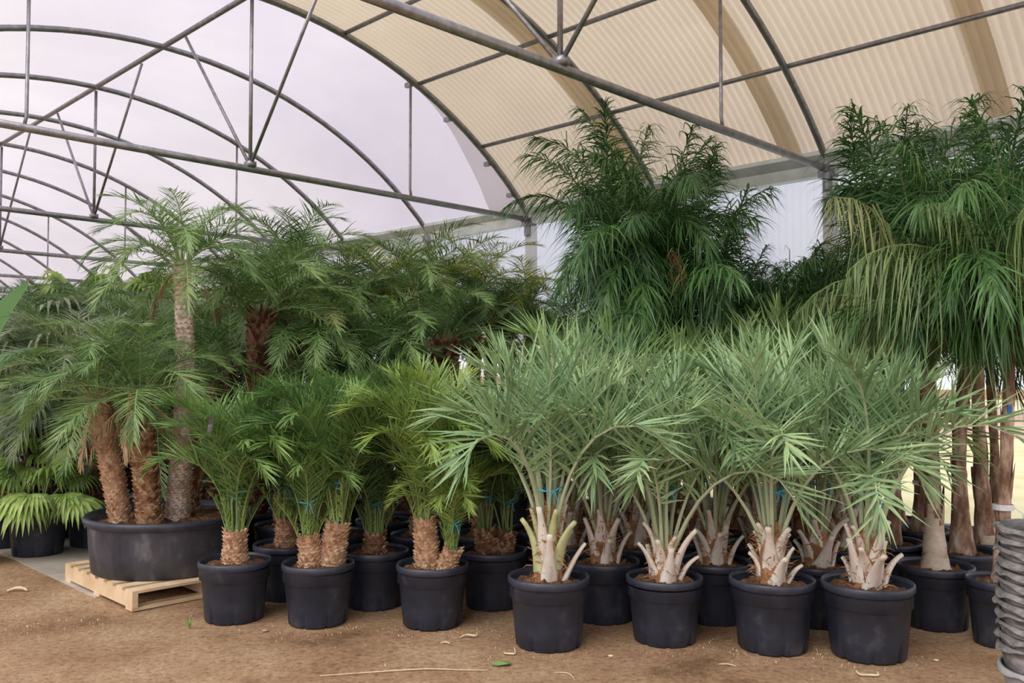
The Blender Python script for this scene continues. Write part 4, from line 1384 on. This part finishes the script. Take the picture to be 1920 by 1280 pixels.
# green weed sprout and fallen green leaf
c = on_floor(355, 1178)
mb = MB()
for i in range(7):
    a = i * 0.9; d = Vector((math.cos(a), math.sin(a), 0))
    mb.tube([Vector((0, 0, 0)), d * .012 + Vector((0, 0, .035)), d * .03 + Vector((0, 0, .055 + .01 * (i % 3)))], [.003, .003, .001], 4)
tag(mb.build('weed_sprout', L_FAN, None, False, tuple(c)), 'tiny green weed sprout on bare earth before the first tied palm', 'weed')
c = on_floor(940, 1247)
mb = MB()
mb.add([(-.06, 0, .006), (-.02, -.025, .008), (.04, -.02, .016), (.06, .01, .008), (.03, .03, .012), (-.02, .022, .02)], [(0, 1, 2, 5), (2, 3, 4, 5)])
mb.add([(-.06, 0, .003), (-.02, -.025, .005), (.04, -.02, .013), (.06, .01, .005), (.03, .03, .009), (-.02, .022, .017)], [(5, 2, 1, 0), (5, 4, 3, 2)])
tag(mb.build('fallen_leaf', L_BUD, None, False, (c.x, c.y, 0.0)), 'small fallen green leaf on earth before the first jelly palm', 'leaf')
# crumbs: uncountable
mb = MB()
g = random.Random(4)
for i in range(3000):
    if i < 1500:
        x = g.uniform(-4.4, 3.0); y = g.uniform(4.0, 7.2)
    elif i < 2500:
        x = g.gauss(-3.1, .45); y = g.gauss(5.55, .28)
    elif i < 3200:
        k = g.choice(((.22, 5.42), (.95, 5.5), (1.58, 5.36), (2.1, 5.22), (-.52, 5.86), (-1.3, 5.9))); a = g.uniform(3.3, 6.1); rr = g.uniform(.21, .34)
        x = k[0] + rr * math.cos(a); y = k[1] + rr * math.sin(a)
    else:
        f = g.random(); p = G(2.46 + g.gauss(0, .05), 6.2 + f * 4.5); x, y = p.x, p.y
    if any(math.hypot(x - ox, y - oy) < orr * 0.84 + 0.012 for ox, oy, orr in PLACED): continue
    dpu, dpv = (Vector((x, y, 0)) - PC).dot(TX), (Vector((x, y, 0)) - PC).dot(AX)
    if abs(dpu) < WP / 2 + 0.01 and abs(dpv) < LP / 2 + 0.01: continue
    s = g.uniform(.002, .0065) * (1.4 if g.random() < .1 else 1)
    a = g.uniform(0, 3)
    dx, dy = Vector((math.cos(a), math.sin(a), 0)) * s, Vector((-math.sin(a), math.cos(a), 0)) * s * .7
    p = Vector((x, y, -0.006))
    mb.add([p - dx, p + dy, p + dx, p - dy, p + Vector((0, 0, s * .9 + .008))], [(0, 1, 4), (1, 2, 4), (2, 3, 4), (3, 0, 4)], 0 if g.random() < .93 else 1)
tag(mb.build('soil_crumbs', [M_STONE, M_SCRAP]), 'scattered crumbs of earth and plant litter over the floor', None, None, 'stuff')

# last pass: a frond whose stalk runs through a neighbour's trunk or pot, or whose leaflets reach the wall or roof,
# is turned about its own crown by the smallest angle that sets it clear
bpy.context.view_layer.update()
stems, pots_ = [], []
for o in bpy.data.objects:
    if o.type == 'MESH' and o.parent and o.data.name in STEM:
        C_, r_ = STEM[o.data.name]
        D_ = np.concatenate([C_[:-1] + (C_[1:] - C_[:-1]) * k_ for k_ in (0, .5)])       # dense centre line
        stems.append((o.parent.name, D_ + np.array(o.parent.location), r_))
    if o.type == 'MESH' and o.parent and o.name.split('.')[0] == 'pot':
        pots_.append((o.parent.name, o.parent.location.x, o.parent.location.y, o.dimensions.x / 2 + 0.02, o.parent.location.z + o.dimensions.z + 0.03))
TXn = np.array(TX)
for o in list(bpy.data.objects):
    nm = o.name.split('.')[0]
    if o.type != 'MESH' or not o.parent or nm not in ('frond', 'spear_frond', 'fan_leaf', 'dead_frond'): continue
    rt = o.parent
    c = rt.location + o.location
    near_wall = c.dot(TX) > U - 2.4 and nm in ('frond', 'spear_frond')
    co = np.empty(len(o.data.vertices) * 3, np.float32); o.data.vertices.foreach_get('co', co); co = co.reshape(-1, 3)
    st_ = STALK[o.data.name][2:]
    cn = np.array(c)
    mine = [q for q in stems if q[0] != rt.name and np.min(np.abs(q[1] - cn)[:, :2].max(1)) < 2.4]
    pots_near = [q for q in pots_ if q[0] != rt.name and math.hypot(q[1] - c.x, q[2] - c.y) < 1.6] if nm == 'fan_leaf' else []
    z0, best = o.rotation_euler.z, None
    for step in [0] + [sg * k_ * 0.12 for k_ in range(1, 26) for sg in (1, -1)]:
        o.rotation_euler.z = z0 + step
        L3 = np.array((o.rotation_euler.to_matrix() @ Matrix.Diagonal(o.scale)))
        S3 = st_ @ L3.T + cn
        S3 = np.concatenate([S3[:-1], (S3[:-1] + S3[1:]) / 2])
        score = 0
        for (_, D_, r_) in mine:
            d2 = ((S3[:, None, :] - D_[None]) ** 2).sum(-1)
            score += int((d2 < (r_ + 0.012) ** 2).any())
        if near_wall or pots_near:
            W = co @ L3.T + cn
            if near_wall:
                uu = W @ TXn
                zr = ZE + RISE - RA + np.sqrt(np.maximum(0, RA * RA - (uu - UR) ** 2)) - 0.05
                if ((uu > U - 0.02) | ((W[:, 2] > zr) & (uu < U))).any(): score += 50
            for (_, qx, qy, qr, qz) in pots_near:
                if ((np.hypot(W[:, 0] - qx, W[:, 1] - qy) < qr) & (W[:, 2] < qz)).any(): score += 1
        if best is None or score < best[0]: best = (score, step)
        if score == 0: break
    o.rotation_euler.z = z0 + best[1]
